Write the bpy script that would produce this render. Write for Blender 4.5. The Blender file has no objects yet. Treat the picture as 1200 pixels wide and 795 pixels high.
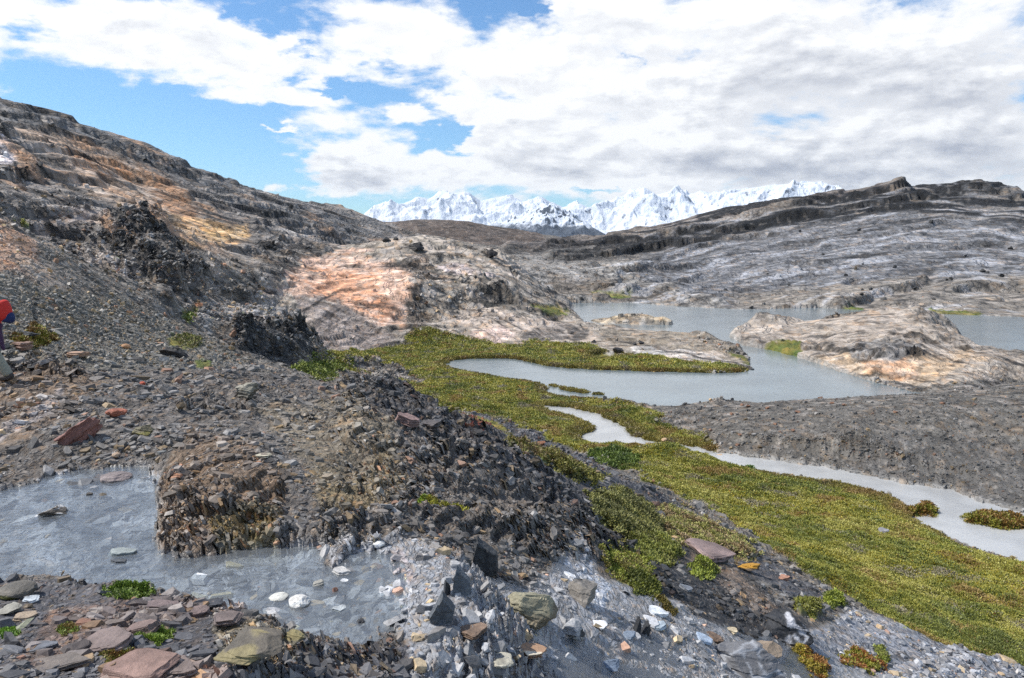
import bpy, bmesh, math, random
import numpy as np

QUAL = 1.0            # mesh density
rng = np.random.default_rng(7)
random.seed(7)
scene = bpy.context.scene
COL = scene.collection
CZ = 9.0
FPX = 900.0
TP = 107.5/900.0
PITCH = math.atan(TP)
SP, CP = math.sin(PITCH), math.cos(PITCH)

# ---------------------------------------------------------------- helpers
def ray(u, v):
    x = (np.asarray(u, float)-600)/FPX; y = (np.asarray(v, float)-397.5)/FPX
    return x, CP-y*SP, -SP-y*CP
def pol(u, v):
    x, y, z = ray(u, v)
    r = np.hypot(x, y)
    return np.arctan2(x, y), z/r          # azimuth, slope of the line of sight
def to_px(X, Y, Z):
    dz = Z-CZ
    f = Y*CP-dz*SP; up = Y*SP+dz*CP
    f = np.where(f > 1e-3, f, 1e-3)
    return 600+FPX*X/f, 397.5-FPX*up/f
def srgb(c):
    c = np.asarray(c, float)/255.0
    return np.where(c <= .04045, c/12.92, ((c+.055)/1.055)**2.4)
def smooth(x, a, b):
    t = np.clip((x-a)/(b-a), 0, 1); return t*t*(3-2*t)

def _h(ix, iy, s):
    n = (ix.astype(np.int64)*374761393+iy.astype(np.int64)*668265263+s*982451653) & 0xffffffff
    n = ((n ^ (n >> 13))*1274126177) & 0xffffffff
    return ((n ^ (n >> 16)) & 0xffff).astype(np.float32)*(1/65535.0)
_ga = np.random.default_rng(5).random(256*256)*6.2831853
_GX = np.cos(_ga).astype(np.float32); _GY = np.sin(_ga).astype(np.float32)
def noise2(x, y, s=0):
    x = np.asarray(x, np.float32); y = np.asarray(y, np.float32)
    x0 = np.floor(x); y0 = np.floor(y)
    fx = x-x0; fy = y-y0
    ix = x0.astype(np.int32)+s*37; iy = y0.astype(np.int32)+s*91
    ix1 = (ix+1) & 255; ix &= 255; iy1 = ((iy+1) & 255) << 8; iy = (iy & 255) << 8
    def g(i, dx, dy): return _GX[i]*(fx-dx)+_GY[i]*(fy-dy)
    sx = fx*fx*fx*(fx*(fx*6-15)+10); sy = fy*fy*fy*(fy*(fy*6-15)+10)
    a = g(iy | ix, 0, 0); b = g(iy | ix1, 1, 0); c = g(iy1 | ix, 0, 1); d = g(iy1 | ix1, 1, 1)
    a += (b-a)*sx; c += (d-c)*sx
    return 1.5*(a+(c-a)*sy)
def value3(P, s=0):
    P0 = np.floor(P); f = P-P0; I = P0.astype(np.int64); f = f*f*(3-2*f)
    out = 0
    for dx in (0, 1):
        for dy in (0, 1):
            for dz in (0, 1):
                w = (f[:, 0] if dx else 1-f[:, 0])*(f[:, 1] if dy else 1-f[:, 1])*(f[:, 2] if dz else 1-f[:, 2])
                out = out+w*_h(I[:, 0]+dx+57*(I[:, 2]+dz), I[:, 1]+dy, s)
    return out*2-1
def fbm2(x, y, s=0, o=4):
    r = 0; a = .5
    for k in range(o):
        r = r+a*noise2(x*2**k, y*2**k, s+k*17); a *= .5
    return r

def sdf_poly(px, py, poly):
    """signed distance to polygon, negative inside"""
    P = np.asarray(poly, float); n = len(P)
    d = np.full(px.shape, 1e18); inside = np.zeros(px.shape, bool)
    for i in range(n):
        a = P[i]; b = P[(i+1) % n]; e = b-a
        wx = px-a[0]; wy = py-a[1]
        t = np.clip((wx*e[0]+wy*e[1])/(e@e+1e-12), 0, 1)
        d = np.minimum(d, (wx-e[0]*t)**2+(wy-e[1]*t)**2)
        c = ((a[1] <= py) & (b[1] > py)) | ((b[1] <= py) & (a[1] > py))
        with np.errstate(divide='ignore', invalid='ignore'):
            xs = a[0]+(py-a[1])*e[0]/(e[1] if e[1] else 1e-9)
        inside ^= c & (px < xs)
    return np.sqrt(d)*np.where(inside, -1, 1)
def dist_line(px, py, L):
    P = np.asarray(L, float); d = np.full(px.shape, 1e18)
    for i in range(len(P)-1):
        a = P[i]; e = P[i+1]-a
        wx = px-a[0]; wy = py-a[1]
        t = np.clip((wx*e[0]+wy*e[1])/(e@e+1e-12), 0, 1)
        d = np.minimum(d, (wx-e[0]*t)**2+(wy-e[1]*t)**2)
    return np.sqrt(d)

def mesh_np(name, verts, faces, smooth_shade=False, colors=None, link=True, mat=None, attrs=None):
    """faces: (n,k) array or list of such arrays"""
    if not isinstance(faces, (list, tuple)): faces = [faces]
    me = bpy.data.meshes.new(name)
    me.vertices.add(len(verts)); me.vertices.foreach_set('co', np.asarray(verts, np.float32).ravel())
    nl = sum(f.size for f in faces); nf = sum(len(f) for f in faces)
    me.loops.add(nl); me.polygons.add(nf)
    me.loops.foreach_set('vertex_index', np.concatenate([f.ravel() for f in faces]).astype(np.int32))
    cnt = np.concatenate([np.full(len(f), f.shape[1]) for f in faces])
    st = np.concatenate([[0], np.cumsum(cnt)[:-1]]).astype(np.int32)
    me.polygons.foreach_set('loop_start', st)
    me.update(calc_edges=True)
    me.polygons.foreach_set('use_smooth', np.full(nf, smooth_shade))
    if colors is not None:
        ca = me.color_attributes.new('col', 'FLOAT_COLOR', 'POINT')
        c4 = np.ones((len(verts), 4), np.float32); c4[:, :3] = colors
        ca.data.foreach_set('color', c4.ravel())
    for k, v in (attrs or {}).items():
        at = me.attributes.new(k, 'FLOAT', 'POINT'); at.data.foreach_set('value', np.asarray(v, np.float32).ravel())
    if mat: me.materials.append(mat)
    o = bpy.data.objects.new(name, me)
    if link: COL.objects.link(o)
    return o
def tag(o, label=None, cat=None, group=None, kind=None):
    if label: o['label'] = label
    if cat: o['category'] = cat
    if group: o['group'] = group
    if kind: o['kind'] = kind
    return o

# ---------------------------------------------------------------- node helpers
class NT:
    def __init__(s, tree): s.t = tree; s.n = tree.nodes; s.l = tree.links
    def new(s, typ, **kw):
        nd = s.n.new(typ)
        for k, v in kw.items():
            if k.startswith('i_'):
                key = k[2:].replace('_', ' ')
                s.put(nd.inputs[key], v)
            else: setattr(nd, k, v)
        return nd
    def put(s, sock, v):
        if isinstance(v, bpy.types.NodeSocket): s.l.new(v, sock)
        elif isinstance(v, bpy.types.Node): s.l.new(v.outputs[0], sock)
        else: sock.default_value = v
    def math(s, op, a, b=None, c=None, clamp=False):
        nd = s.n.new('ShaderNodeMath'); nd.operation = op; nd.use_clamp = clamp
        s.put(nd.inputs[0], a)
        if b is not None: s.put(nd.inputs[1], b)
        if c is not None: s.put(nd.inputs[2], c)
        return nd.outputs[0]
    def vmath(s, op, a, b=None):
        nd = s.n.new('ShaderNodeVectorMath'); nd.operation = op
        s.put(nd.inputs[0], a)
        if b is not None: s.put(nd.inputs[1], b)
        return nd
    def noise(s, vec, scale, detail=6, rough=.6, dist=0.):
        nd = s.n.new('ShaderNodeTexNoise')
        s.put(nd.inputs['Vector'], vec); nd.inputs['Scale'].default_value = scale
        nd.inputs['Detail'].default_value = detail; nd.inputs['Roughness'].default_value = rough
        nd.inputs['Distortion'].default_value = dist
        return nd.outputs['Fac']
    def ramp(s, x, a, b, lo=0., hi=1., interp='SMOOTHSTEP'):
        nd = s.n.new('ShaderNodeMapRange'); nd.interpolation_type = interp
        s.put(nd.inputs[0], x)
        nd.inputs[1].default_value = a; nd.inputs[2].default_value = b
        nd.inputs[3].default_value = lo; nd.inputs[4].default_value = hi
        return nd.outputs[0]
    def mix(s, f, a, b, blend='MIX'):
        nd = s.n.new('ShaderNodeMix'); nd.data_type = 'RGBA'; nd.blend_type = blend
        s.put(nd.inputs[0], f)
        for i, v in ((6, a), (7, b)):
            if isinstance(v, (tuple, list)) and len(v) == 3: v = (*v, 1)
            s.put(nd.inputs[i], v)
        return nd.outputs[2]
def new_mat(name):
    m = bpy.data.materials.new(name); m.use_nodes = True
    t = NT(m.node_tree); t.n.clear()
    out = t.new('ShaderNodeOutputMaterial'); b = t.new('ShaderNodeBsdfPrincipled')
    t.l.new(b.outputs[0], out.inputs[0])
    return m, t, b
# ---------------------------------------------------------------- the walker at the left edge (walks to the left)
def simple_mat(name, c, rough=.8, bump=60):
    m, t, b = new_mat(name); pos = t.new('ShaderNodeTexCoord').outputs['Object']
    n = t.noise(pos, bump, 4, .6); t.l.new(t.mix(n, tuple(x*.8 for x in c), tuple(min(x*1.2, 1) for x in c)), b.inputs['Base Color']); b.inputs['Roughness'].default_value = rough
    n2 = t.noise(pos, 9, 4, .6); bp = t.new('ShaderNodeBump', i_Strength=.5, i_Distance=.02); t.l.new(n2, bp.inputs['Height']); t.l.new(bp.outputs[0], b.inputs['Normal'])
    return m
def skin(name, joints, edges, root, mat, sub=2, parent=None):
    """one continuous surface grown round a skeleton; joints: (x, y, z, radius x, radius y)"""
    me = bpy.data.meshes.new(name+'_frame'); me.from_pydata([j[:3] for j in joints], edges, [])
    o = bpy.data.objects.new(name, me); COL.objects.link(o)
    md = o.modifiers.new('skin', 'SKIN'); md.use_smooth_shade = True
    sb = o.modifiers.new('sub', 'SUBSURF'); sb.levels = sub; sb.render_levels = sub
    for k, j in enumerate(joints):
        s = me.skin_vertices[0].data[k]; s.radius = (j[3], j[4] if len(j) > 4 else j[3]); s.use_root = (k == root)
    dg = bpy.context.evaluated_depsgraph_get(); new = bpy.data.meshes.new_from_object(o.evaluated_get(dg))
    o.modifiers.clear(); o.data = new; new.materials.clear(); new.materials.append(mat)
    if parent: o.parent = parent
    return o
SK = simple_mat('skin', (.55, .36, .27), .6)
root = bpy.data.objects.new('person', None); COL.objects.link(root)
tag(root, 'walker in red jacket with plum jumper tied at the waist, cut by the left edge', 'person')
g0 = g1 = .09
# -x is forward
J = [(0, 0, .95, .15, .12), (-.01, 0, 1.12, .14, .11), (-.03, 0, 1.30, .16, .12), (-.05, 0, 1.42, .12, .10), (-.07, 0, 1.50, .065, .065), (-.09, 0, 1.56, .07, .07), (-.10, 0, 1.62, .08, .08),   # 0-6 spine and head
     (-.05, -.17, 1.41, .06), (.02, -.23, 1.14, .045), (-.18, -.22, .98, .034), (-.23, -.21, .95, .03),     # 7-10 near arm
     (-.05, .17, 1.41, .06), (-.06, .24, 1.13, .045), (-.24, .20, .99, .034), (-.29, .19, .96, .03),     # 11-14 far arm
     (.01, -.09, .88, .10), (.10, -.09, .50+g0*.5, .065), (.29, -.08, .10+g0, .042), (.31, -.08, .03+g0-.04, .045), (.16, -.08, .01+g0-.05, .035),    # 15-19 trailing leg
     (-.01, .09, .88, .10), (-.22, .09, .52+g1*.5, .065), (-.32, .09, .08+g1, .042), (-.31, .09, .0+g1-.02, .045), (-.46, .09, -.01+g1-.04, .035)]
EJ = [(0, 1), (1, 2), (2, 3), (3, 4), (4, 5), (5, 6), (3, 7), (7, 8), (8, 9), (9, 10), (3, 11), (11, 12), (12, 13), (13, 14), (0, 15), (15, 16), (16, 17), (17, 18), (18, 19), (0, 20), (20, 21), (21, 22), (22, 23), (23, 24)]
# fingers and thumb of each hand
for w_, sy in ((10, 1), (14, -1)):
    wx, wy, wz = J[w_][:3]
    for k in range(4):
        a = len(J); yy = wy+(-.024+.016*k)
        J.append((wx-.055, yy, wz-.02, .009)); J.append((wx-.085+.006*abs(k-1), yy, wz-.045, .0085)); J.append((wx-.088+.008*abs(k-1), yy, wz-.075, .008))
        EJ += [(w_, a), (a, a+1), (a+1, a+2)]
    a = len(J); J.append((wx-.02, wy+.035*sy, wz-.03, .011)); J.append((wx-.045, wy+.042*sy, wz-.055, .009)); EJ += [(w_, a), (a, a+1)]
_uu, _vv = np.meshgrid(np.linspace(0, 2*np.pi, 13)[:-1], np.linspace(0, np.pi, 9)[1:-1])
_S = np.concatenate([np.stack([np.cos(_uu)*np.sin(_vv), np.sin(_uu)*np.sin(_vv), np.cos(_vv)], -1).reshape(-1, 3), [[0, 0, 1], [0, 0, -1]]])
_Q = np.array([(r_*12+c_, (r_+1)*12+c_, (r_+1)*12+(c_+1) % 12, r_*12+(c_+1) % 12) for r_ in range(6) for c_ in range(12)])
_T = np.array([(84, c_, (c_+1) % 12) for c_ in range(12)]+[(85, 72+(c_+1) % 12, 72+c_) for c_ in range(12)])
LV, LC = [], 0
def lump(c, r): LV.append(_S*np.array(r)+np.array(c))
lump((-.105, 0, 1.655), (.098, .076, .115)); lump((-.135, 0, 1.60), (.062, .055, .055))      # skull, jaw
lump((-.205, 0, 1.640), (.016, .011, .020)); lump((-.195, 0, 1.597), (.012, .022, .010))     # nose, lips
for s in (-1, 1): lump((-.10, .076*s, 1.645), (.018, .010, .03)); lump((-.185, .030*s, 1.668), (.012, .016, .010))
for a_, b_ in EJ:                       # limbs: tapered solids between the joints, merged into one surface below
    A_, B_ = np.array(J[a_][:3]), np.array(J[b_][:3]); ra = (J[a_][3], J[a_][4] if len(J[a_]) > 4 else J[a_][3]); rb = (J[b_][3], J[b_][4] if len(J[b_]) > 4 else J[b_][3])
    wide = max(a_, b_) <= 3
    if min(a_, b_) == 3 and max(a_, b_) in (7, 11): ra = (.06, .06)
    if min(a_, b_) == 0 and max(a_, b_) > 6: ra = (.10, .10)
    if b_ > 24: ra = (min(ra[0], .011),)*2 if a_ in (10, 14) else ra
    if b_ <= 24 and b_ not in (4, 5, 6, 9, 10, 13, 14): ra = (ra[0]*.74, ra[1]*.74); rb = (rb[0]*.74, rb[1]*.74)
    if b_ in (19, 24): rb = (.02, .02)
    m_ = max(2, int(np.linalg.norm(A_-B_)/(.3*min(ra[0], rb[0])))) 
    for k in range(m_+1):
        f_ = k/m_; c_ = A_+(B_-A_)*f_; rr = ra[0]+(rb[0]-ra[0])*f_; r2 = ra[1]+(rb[1]-ra[1])*f_
        lump(c_, (r2 if wide else rr, rr, rr*.9 if wide else rr))
for w_ in (10, 14): lump((J[w_][0]-.025, J[w_][1], J[w_][2]-.01), (.045, .038, .018))   # palms
off = (np.arange(len(LV))*86)[:, None, None]
body = mesh_np('body', np.concatenate(LV), [(_Q+off).reshape(-1, 4).astype(np.int32), (_T+off).reshape(-1, 3).astype(np.int32)], True, mat=SK)
body.parent = root
rm_ = body.modifiers.new('remesh', 'REMESH'); rm_.mode = 'VOXEL'; rm_.voxel_size = .006; rm_.use_smooth_shade = True
dg = bpy.context.evaluated_depsgraph_get(); nb = bpy.data.meshes.new_from_object(body.evaluated_get(dg)); body.modifiers.clear(); body.data = nb
def grow_part(name, idx, scale, mat, cut=None):
    mp_ = {k: n for n, k in enumerate(idx)}
    jj = [tuple(J[k][:3])+tuple(r*scale for r in (J[k][3], J[k][4] if len(J[k]) > 4 else J[k][3])) for k in idx]
    ee = [(mp_[a], mp_[b]) for a, b in EJ if a in mp_ and b in mp_]
    return skin(name, jj, ee, 0, mat, 2, root)
skin('jacket', [(.0, 0, .90, .21, .17), (0, 0, 1.02, .20, .16), (-.02, 0, 1.2, .19, .155), (-.04, 0, 1.37, .19, .15), (-.065, 0, 1.47, .11, .10), (-.075, 0, 1.53, .085, .085),
     (-.05, -.18, 1.40, .085), (.02, -.235, 1.15, .07), (-.15, -.222, 1.0, .058), (-.19, -.22, .975, .055), (-.05, .18, 1.40, .085), (-.06, .245, 1.14, .07), (-.22, .20, 1.0, .058), (-.26, .195, .98, .055)],
     [(0, 1), (1, 2), (2, 3), (3, 4), (4, 5), (3, 6), (6, 7), (7, 8), (8, 9), (3, 10), (10, 11), (11, 12), (12, 13)], 2, simple_mat('red_fabric', (.62, .035, .02)), 2, root)
skin('trousers', [(0, 0, 1.0, .17, .14), (0, 0, .90, .18, .15), (.01, -.10, .80, .12), (.10, -.10, .50, .09), (.28, -.08, .15, .085), (.29, -.08, .10, .08), (-.02, .10, .80, .12), (-.22, .10, .52, .09), (-.32, .09, .15, .085), (-.32, .09, .09, .08)],
     [(0, 1), (1, 2), (2, 3), (3, 4), (4, 5), (1, 6), (6, 7), (7, 8), (8, 9)], 0, simple_mat('pale_trousers', (.30, .29, .22)), 2, root)
for k, (h_, t_) in enumerate(((18, 19), (23, 24))):
    a = J[h_]; b_ = J[t_]
    skin('boot', [(a[0]+.01, a[1], a[2]+.10, .062), (a[0]+.03, a[1], a[2]+.01, .066), (a[0]-.05, a[1], a[2]-.0, .062), (b_[0]-.045, b_[1], b_[2]+.01, .055)], [(0, 1), (1, 2), (2, 3)], 0, simple_mat('boot_leather', (.07, .055, .045)), 2, root)
skin('hair', [(-.045, 0, 1.60, .085, .095), (-.06, 0, 1.70, .125, .11), (-.13, 0, 1.755, .09, .10)], [(0, 1), (1, 2)], 0, simple_mat('brown_hair', (.06, .035, .02)), 2, root)
for s in (-1, 1):
    skin('eye', [(-.192, .030*s, 1.668, .012), (-.198, .030*s, 1.668, .012)], [(0, 1)], 0, simple_mat('eye', (.05, .04, .03)), 1, root)
# tied-on jumper hanging behind the hips
skin('jumper', [(.03, -.16, 1.00, .05), (.14, -.06, 1.0, .06), (.14, .06, 1.0, .05), (.17, -.05, .84, .085, .05), (.20, -.05, .66, .075, .035), (.22, -.04, .56, .05, .025)], [(0, 1), (1, 2), (1, 3), (3, 4), (4, 5)], 1, simple_mat('plum_knit', (.055, .02, .06)), 2, root)
# the rucksack is carried: a thing of its own
rk = bpy.data.objects.new('rucksack', None); COL.objects.link(rk); rk.location = (.17, 0, 1.05)
tag(rk, 'rounded red and navy daypack on the back of the walker', 'rucksack')
skin('bag', [(.02, 0, .02, .12, .16), (.05, 0, .18, .16, .19), (.03, 0, .34, .14, .16), (0, 0, .40, .10, .12)], [(0, 1), (1, 2), (2, 3)], 0, simple_mat('red_pack_fabric', (.60, .03, .02)), 2, rk)
skin('front_pocket', [(.10, 0, .0, .10, .13), (.13, 0, .10, .10, .15), (.13, 0, .22, .085, .12)], [(0, 1), (1, 2)], 0, simple_mat('navy_pocket', (.012, .025, .10)), 2, rk)
for s in (-1, 1):
    skin('strap', [(-.05, .09*s, .38, .014), (-.20, .10*s, .38, .014), (-.33, .10*s, .28, .014), (-.30, .12*s, .12, .014), (-.05, .12*s, .04, .014)], [(0, 1), (1, 2), (2, 3), (3, 4)], 0, simple_mat('strap_web', (.02, .03, .08)), 1, rk)
# ---------------------------------------------------------------- terrain control points
CT = []   # (theta, ln r, slope)
def add_h(pts):
    for u, v, h in pts:
        th, e = pol(u, v); r = -h/e
        CT.append((th, math.log(r), e))
def add_d(pts):
    for u, v, D in pts:
        th, e = pol(u, v); r = D/math.cos(th)
        CT.append((th, math.log(r), e))
# foreground (u, v, depth below the eye)
add_h([(u, 1500, 1.75) for u in (-500, 0, 400, 800)]+[(1200, 1500, 2.6), (1700, 1500, 3.4)])
add_h([(-300, 795, 1.7), (0, 795, 1.85), (150, 795, 1.85), (300, 795, 1.88), (450, 795, 2.15), (600, 795, 2.6), (750, 795, 3.1), (900, 795, 3.9), (1000, 795, 4.6), (1100, 795, 5.4), (1200, 795, 6.2), (1450, 795, 7.2)])
add_h([(0, 740, 1.98), (200, 740, 1.95), (330, 745, 1.98), (420, 745, 2.16), (500, 740, 2.25), (650, 740, 2.7), (800, 740, 3.3), (930, 740, 4.3), (1050, 740, 5.7), (1200, 740, 7.0), (1450, 740, 7.6)])
add_h([(-300, 690, 2.0), (0, 690, 2.12), (200, 690, 2.16), (400, 690, 2.18), (550, 690, 2.4), (700, 690, 2.95), (850, 690, 4.1), (1000, 690, 6.2), (1200, 690, 7.5), (1450, 690, 7.9)])
add_h([(-300, 620, 2.1), (0, 640, 2.16), (150, 640, 2.16), (260, 643, 2.13), (400, 640, 2.16), (480, 640, 2.2), (560, 640, 2.45), (660, 640, 2.85), (720, 640, 3.5), (800, 640, 4.7), (900, 640, 6.3), (1000, 640, 7.3), (1200, 640, 8.15), (1450, 640, 8.2)])
add_h([(0, 590, 2.16), (150, 590, 2.16), (215, 600, 2.0), (270, 590, 1.93), (320, 600, 2.02), (360, 600, 2.1), (450, 590, 2.15), (540, 590, 2.45), (620, 590, 2.8), (680, 590, 3.4), (740, 590, 5.0), (800, 600, 6.6), (900, 600, 7.7), (1000, 600, 8.1), (1100, 590, 8.25), (1200, 600, 8.25), (1450, 590, 8.2)])
add_h([(-300, 545, 2.1), (0, 550, 2.12), (120, 548, 2.14), (210, 545, 2.05), (280, 540, 1.98), (400, 540, 2.2), (500, 540, 2.5), (600, 545, 2.95), (660, 545, 3.6), (740, 560, 6.0), (800, 550, 7.9), (900, 560, 8.2), (1000, 560, 8.3), (1100, 550, 7.9), (1200, 550, 7.7), (1450, 550, 7.2)])
add_h([(-300, 500, 2.0), (0, 500, 2.02), (100, 500, 2.03), (200, 495, 2.12), (300, 495, 2.2), (400, 495, 2.5), (480, 492, 2.95), (540, 492, 3.6), (600, 520, 3.9), (700, 520, 8.4), (800, 515, 8.0), (900, 520, 7.8), (1000, 510, 7.2), (1100, 500, 6.9), (1200, 500, 6.7), (1450, 500, 6.2)])
add_h([(-300, 445, 2.3), (0, 445, 2.5), (100, 450, 2.4), (200, 450, 2.55), (300, 452, 2.85), (380, 455, 3.4), (430, 455, 4.2), (480, 466, 4.0)])
add_h([(640, 530, 5.0), (690, 550, 5.2)])
# hidden drop behind the dark ridge
add_d([(470, 505, 28), (560, 545, 23), (640, 560, 21), (420, 470, 32)])
# wetland flat at lake level
add_h([(430, 425, 8.5), (450, 445, 8.65), (520, 440, 8.9), (520, 408, 8.85), (600, 415, 8.93), (700, 425, 8.93), (560, 470, 8.8), (620, 495, 8.75), (640, 470, 8.9), (700, 480, 8.9), (740, 500, 8.8), (800, 530, 8.6)])
# gravel bank on the right
add_h([(760, 488, 8.75), (800, 483, 8.5), (850, 478, 8.2), (900, 474, 7.7), (960, 468, 7.4), (1050, 464, 7.0), (1120, 456, 6.7), (1200, 447, 6.3), (1350, 430, 5.4), (850, 500, 8.1), (930, 500, 7.6)])
add_d([(900, 482, 48), (1050, 478, 48), (1200, 478, 47), (1350, 470, 47)])
# island ridge
add_h([(857, 396, 8.9), (900, 388, 8.2), (960, 377, 7.6), (1040, 366, 7.0), (1085, 372, 6.9), (1100, 386, 7.2), (1140, 405, 7.6), (1200, 420, 7.8), (1300, 425, 7.2), (930, 400, 8.5), (1000, 405, 7.8), (1040, 425, 8.0), (1000, 432, 8.7), (1080, 452, 8.8), (1120, 440, 8.2), (1160, 430, 7.9)])
add_d([(960, 384, 90), (1040, 380, 92), (1100, 380, 91), (1110, 402, 72), (1140, 416, 66), (1200, 430, 60), (1300, 440, 58)])
add_h([(1060, 382, 6.9), (1120, 398, 7.4), (1170, 412, 7.7)])
# near left hillside
add_h([(-300, 400, 2.3), (0, 400, 1.95), (60, 405, 2.2), (120, 400, 2.6), (200, 405, 3.1), (280, 425, 3.7), (330, 440, 4.2), (375, 432, 6.8)])
add_h([(260, 385, 4.6), (300, 400, 4.7), (340, 388, 4.9), (355, 405, 5.6), (290, 357, 3.9), (340, 370, 4.6), (240, 372, 4.1)])
add_d([(300, 385, 62), (350, 405, 62)])
add_d([(0, 350, 19), (0, 300, 24), (0, 262, 30), (60, 290, 32), (60, 330, 24), (120, 322, 34), (120, 360, 26), (180, 352, 34), (200, 375, 33), (-300, 330, 15), (-300, 200, 28), (-300, 120, 60)])
add_d([(0, 290, 48), (80, 320, 48), (150, 345, 46)])
add_d([(100, 315, 55), (50, 285, 58), (150, 330, 52), (195, 345, 50), (225, 362, 50), (250, 355, 56), (220, 310, 58), (180, 270, 66), (240, 290, 70), (260, 320, 66), (300, 335, 70), (320, 310, 85), (290, 282, 95), (340, 290, 105), (120, 270, 70), (0, 240, 62), (60, 245, 68)])
add_d([(0, 118, 120), (60, 137, 128), (130, 162, 140), (180, 181, 150), (250, 207, 170), (330, 234, 195), (400, 243, 225), (440, 264, 250), (480, 277, 270), (545, 290, 300), (-300, 20, 110),
       (0, 180, 85), (60, 175, 98), (100, 205, 98), (160, 215, 118), (220, 245, 112), (100, 245, 80), (200, 262, 88), (300, 262, 130), (380, 268, 165), (420, 280, 180), (0, 215, 72)])
add_d([(0, 160, 180), (130, 200, 200), (250, 240, 240), (330, 260, 260), (400, 275, 300), (450, 290, 330)])
# knoll
add_h([(365, 415, 7.2), (400, 408, 8.2), (440, 408, 8.7), (470, 404, 8.8), (530, 399, 8.8), (600, 402, 8.85), (640, 398, 8.8), (700, 402, 8.7), (700, 385, 8.6), (760, 395, 8.55), (800, 400, 8.6), (840, 405, 8.7), (860, 420, 8.8), (880, 431, 8.97), (780, 415, 8.75)])
add_d([(500, 279, 118), (440, 285, 120), (400, 298, 108), (350, 318, 90), (330, 350, 72), (370, 380, 66), (440, 330, 88), (400, 345, 82), (450, 375, 76), (480, 345, 84), (540, 285, 118), (590, 298, 116), (560, 325, 100), (520, 330, 98), (620, 325, 112), (645, 348, 108), (665, 362, 105), (540, 362, 86), (600, 362, 88), (640, 375, 88), (680, 378, 92), (560, 345, 92)])
add_d([(400, 305, 150), (440, 300, 160), (500, 302, 170), (590, 320, 160), (640, 350, 135)])
add_d([(690, 374, 96), (740, 373, 95), (788, 378, 93)])
# far shore, hummocks and the right-hand hill
add_h([(672, 355.5, 8.95), (740, 355, 8.95), (800, 359, 8.9), (870, 362, 8.9), (960, 362, 8.9), (1080, 366, 8.9), (1200, 371, 8.9), (1450, 380, 8.9)])
add_d([(610, 305, 185), (650, 318, 165), (700, 307, 185), (745, 312, 180), (780, 330, 165), (820, 338, 150), (850, 350, 135), (700, 335, 145), (600, 296, 240), (640, 296, 240),
       (600, 291, 330), (680, 287, 340), (720, 279, 330), (760, 270, 330), (830, 254, 320), (900, 242, 310), (960, 236, 300), (1000, 233, 290), (1030, 226, 285), (1050, 221, 280), (1061, 219, 278), (1069, 233, 276), (1085, 230, 272), (1100, 227, 268), (1125, 220, 264), (1145, 215, 260), (1165, 222, 257), (1178, 229, 255), (1200, 231, 250), (1450, 240, 240),
       (760, 300, 240), (830, 300, 215), (900, 270, 250), (1000, 270, 225), (1100, 270, 205), (1200, 275, 190), (900, 310, 185), (1000, 310, 170), (1100, 310, 160), (1200, 315, 150), (900, 345, 140), (1000, 345, 130), (1100, 345, 125), (1200, 350, 120), (1450, 330, 120)])
add_d([(700, 300, 440), (900, 262, 420), (1100, 250, 400), (1300, 255, 400)])
# brown hill in the distance
add_d([(430, 277, 560), (460, 270, 570), (500, 264, 580), (540, 268, 570), (570, 276, 560), (600, 286, 540), (640, 292, 540), (480, 300, 420), (560, 300, 420), (300, 290, 560), (700, 296, 560), (900, 292, 560), (1200, 292, 560)])
CT = np.array(CT)
RMAX = 640.0

def fit_rbf(C):
    K = 1.0
    def ker(A, B):
        d2 = (K*(A[:, None, 0]-B[None, :, 0])*2.2)**2+(A[:, None, 1]-B[None, :, 1])**2
        return np.sqrt(d2+.00012)
    P = C[:, :2]; n = len(P)
    M = np.zeros((n+3, n+3)); M[:n, :n] = ker(P, P)
    M[:n, n] = 1; M[:n, n+1:] = P; M[n, :n] = 1; M[n+1:, :n] = P.T
    M[:n, :n] -= np.eye(n)*.0006
    w = np.linalg.solve(M, np.concatenate([C[:, 2], np.zeros(3)]))
    def ev(th, lr):
        Q = np.stack([th.ravel(), lr.ravel()], 1); out = np.empty(len(Q))
        for i in range(0, len(Q), 40000):
            q = Q[i:i+40000]
            out[i:i+40000] = ker(q, P)@w[:n]+w[n]+q@w[n+1:]
        return out.reshape(th.shape)
    return ev
rbf = fit_rbf(CT)

# ---------------------------------------------------------------- grids
NTH = int(1500*QUAL)
TH = np.linspace(-math.radians(41), math.radians(41), NTH)
lrs = [math.log(1.5)]
while lrs[-1] < math.log(RMAX):
    r = math.exp(lrs[-1])
    lrs.append(lrs[-1]+(0.0036 if r < 14 else .0044 if r < 130 else .0052)/QUAL)
LR = np.array(lrs); NR = len(LR)
cTH = TH[np.linspace(0, NTH-1, 380).astype(int)]
cLR = np.linspace(LR[0], LR[-1], 420)
def up(F):
    """coarse field -> fine field"""
    ti = np.interp(TH, cTH, np.arange(len(cTH))); t0 = np.clip(ti.astype(int), 0, len(cTH)-2); tf = ti-t0
    ri = np.interp(LR, cLR, np.arange(len(cLR))); r0 = np.clip(ri.astype(int), 0, len(cLR)-2); rf = ri-r0
    A = F[r0]*(1-rf[:, None])+F[r0+1]*rf[:, None]
    return (A[:, t0]*(1-tf)+A[:, t0+1]*tf).astype(np.float32)
cT, cL = np.meshgrid(cTH, cLR); cR = np.exp(cL)
cE = rbf(cT, cL)
cX = cR*np.sin(cT); cY = cR*np.cos(cT); cZ = CZ+cE*cR
cU, cV = to_px(cX, cY, cZ)

def px_world(poly, level):
    """pixel outline -> outline on the horizontal plane z=level"""
    out = []
    for u, v in poly:
        th, e = pol(u, v); r = (level-CZ)/e
        out.append((r*math.sin(th), r*math.cos(th)))
    return out
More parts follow.
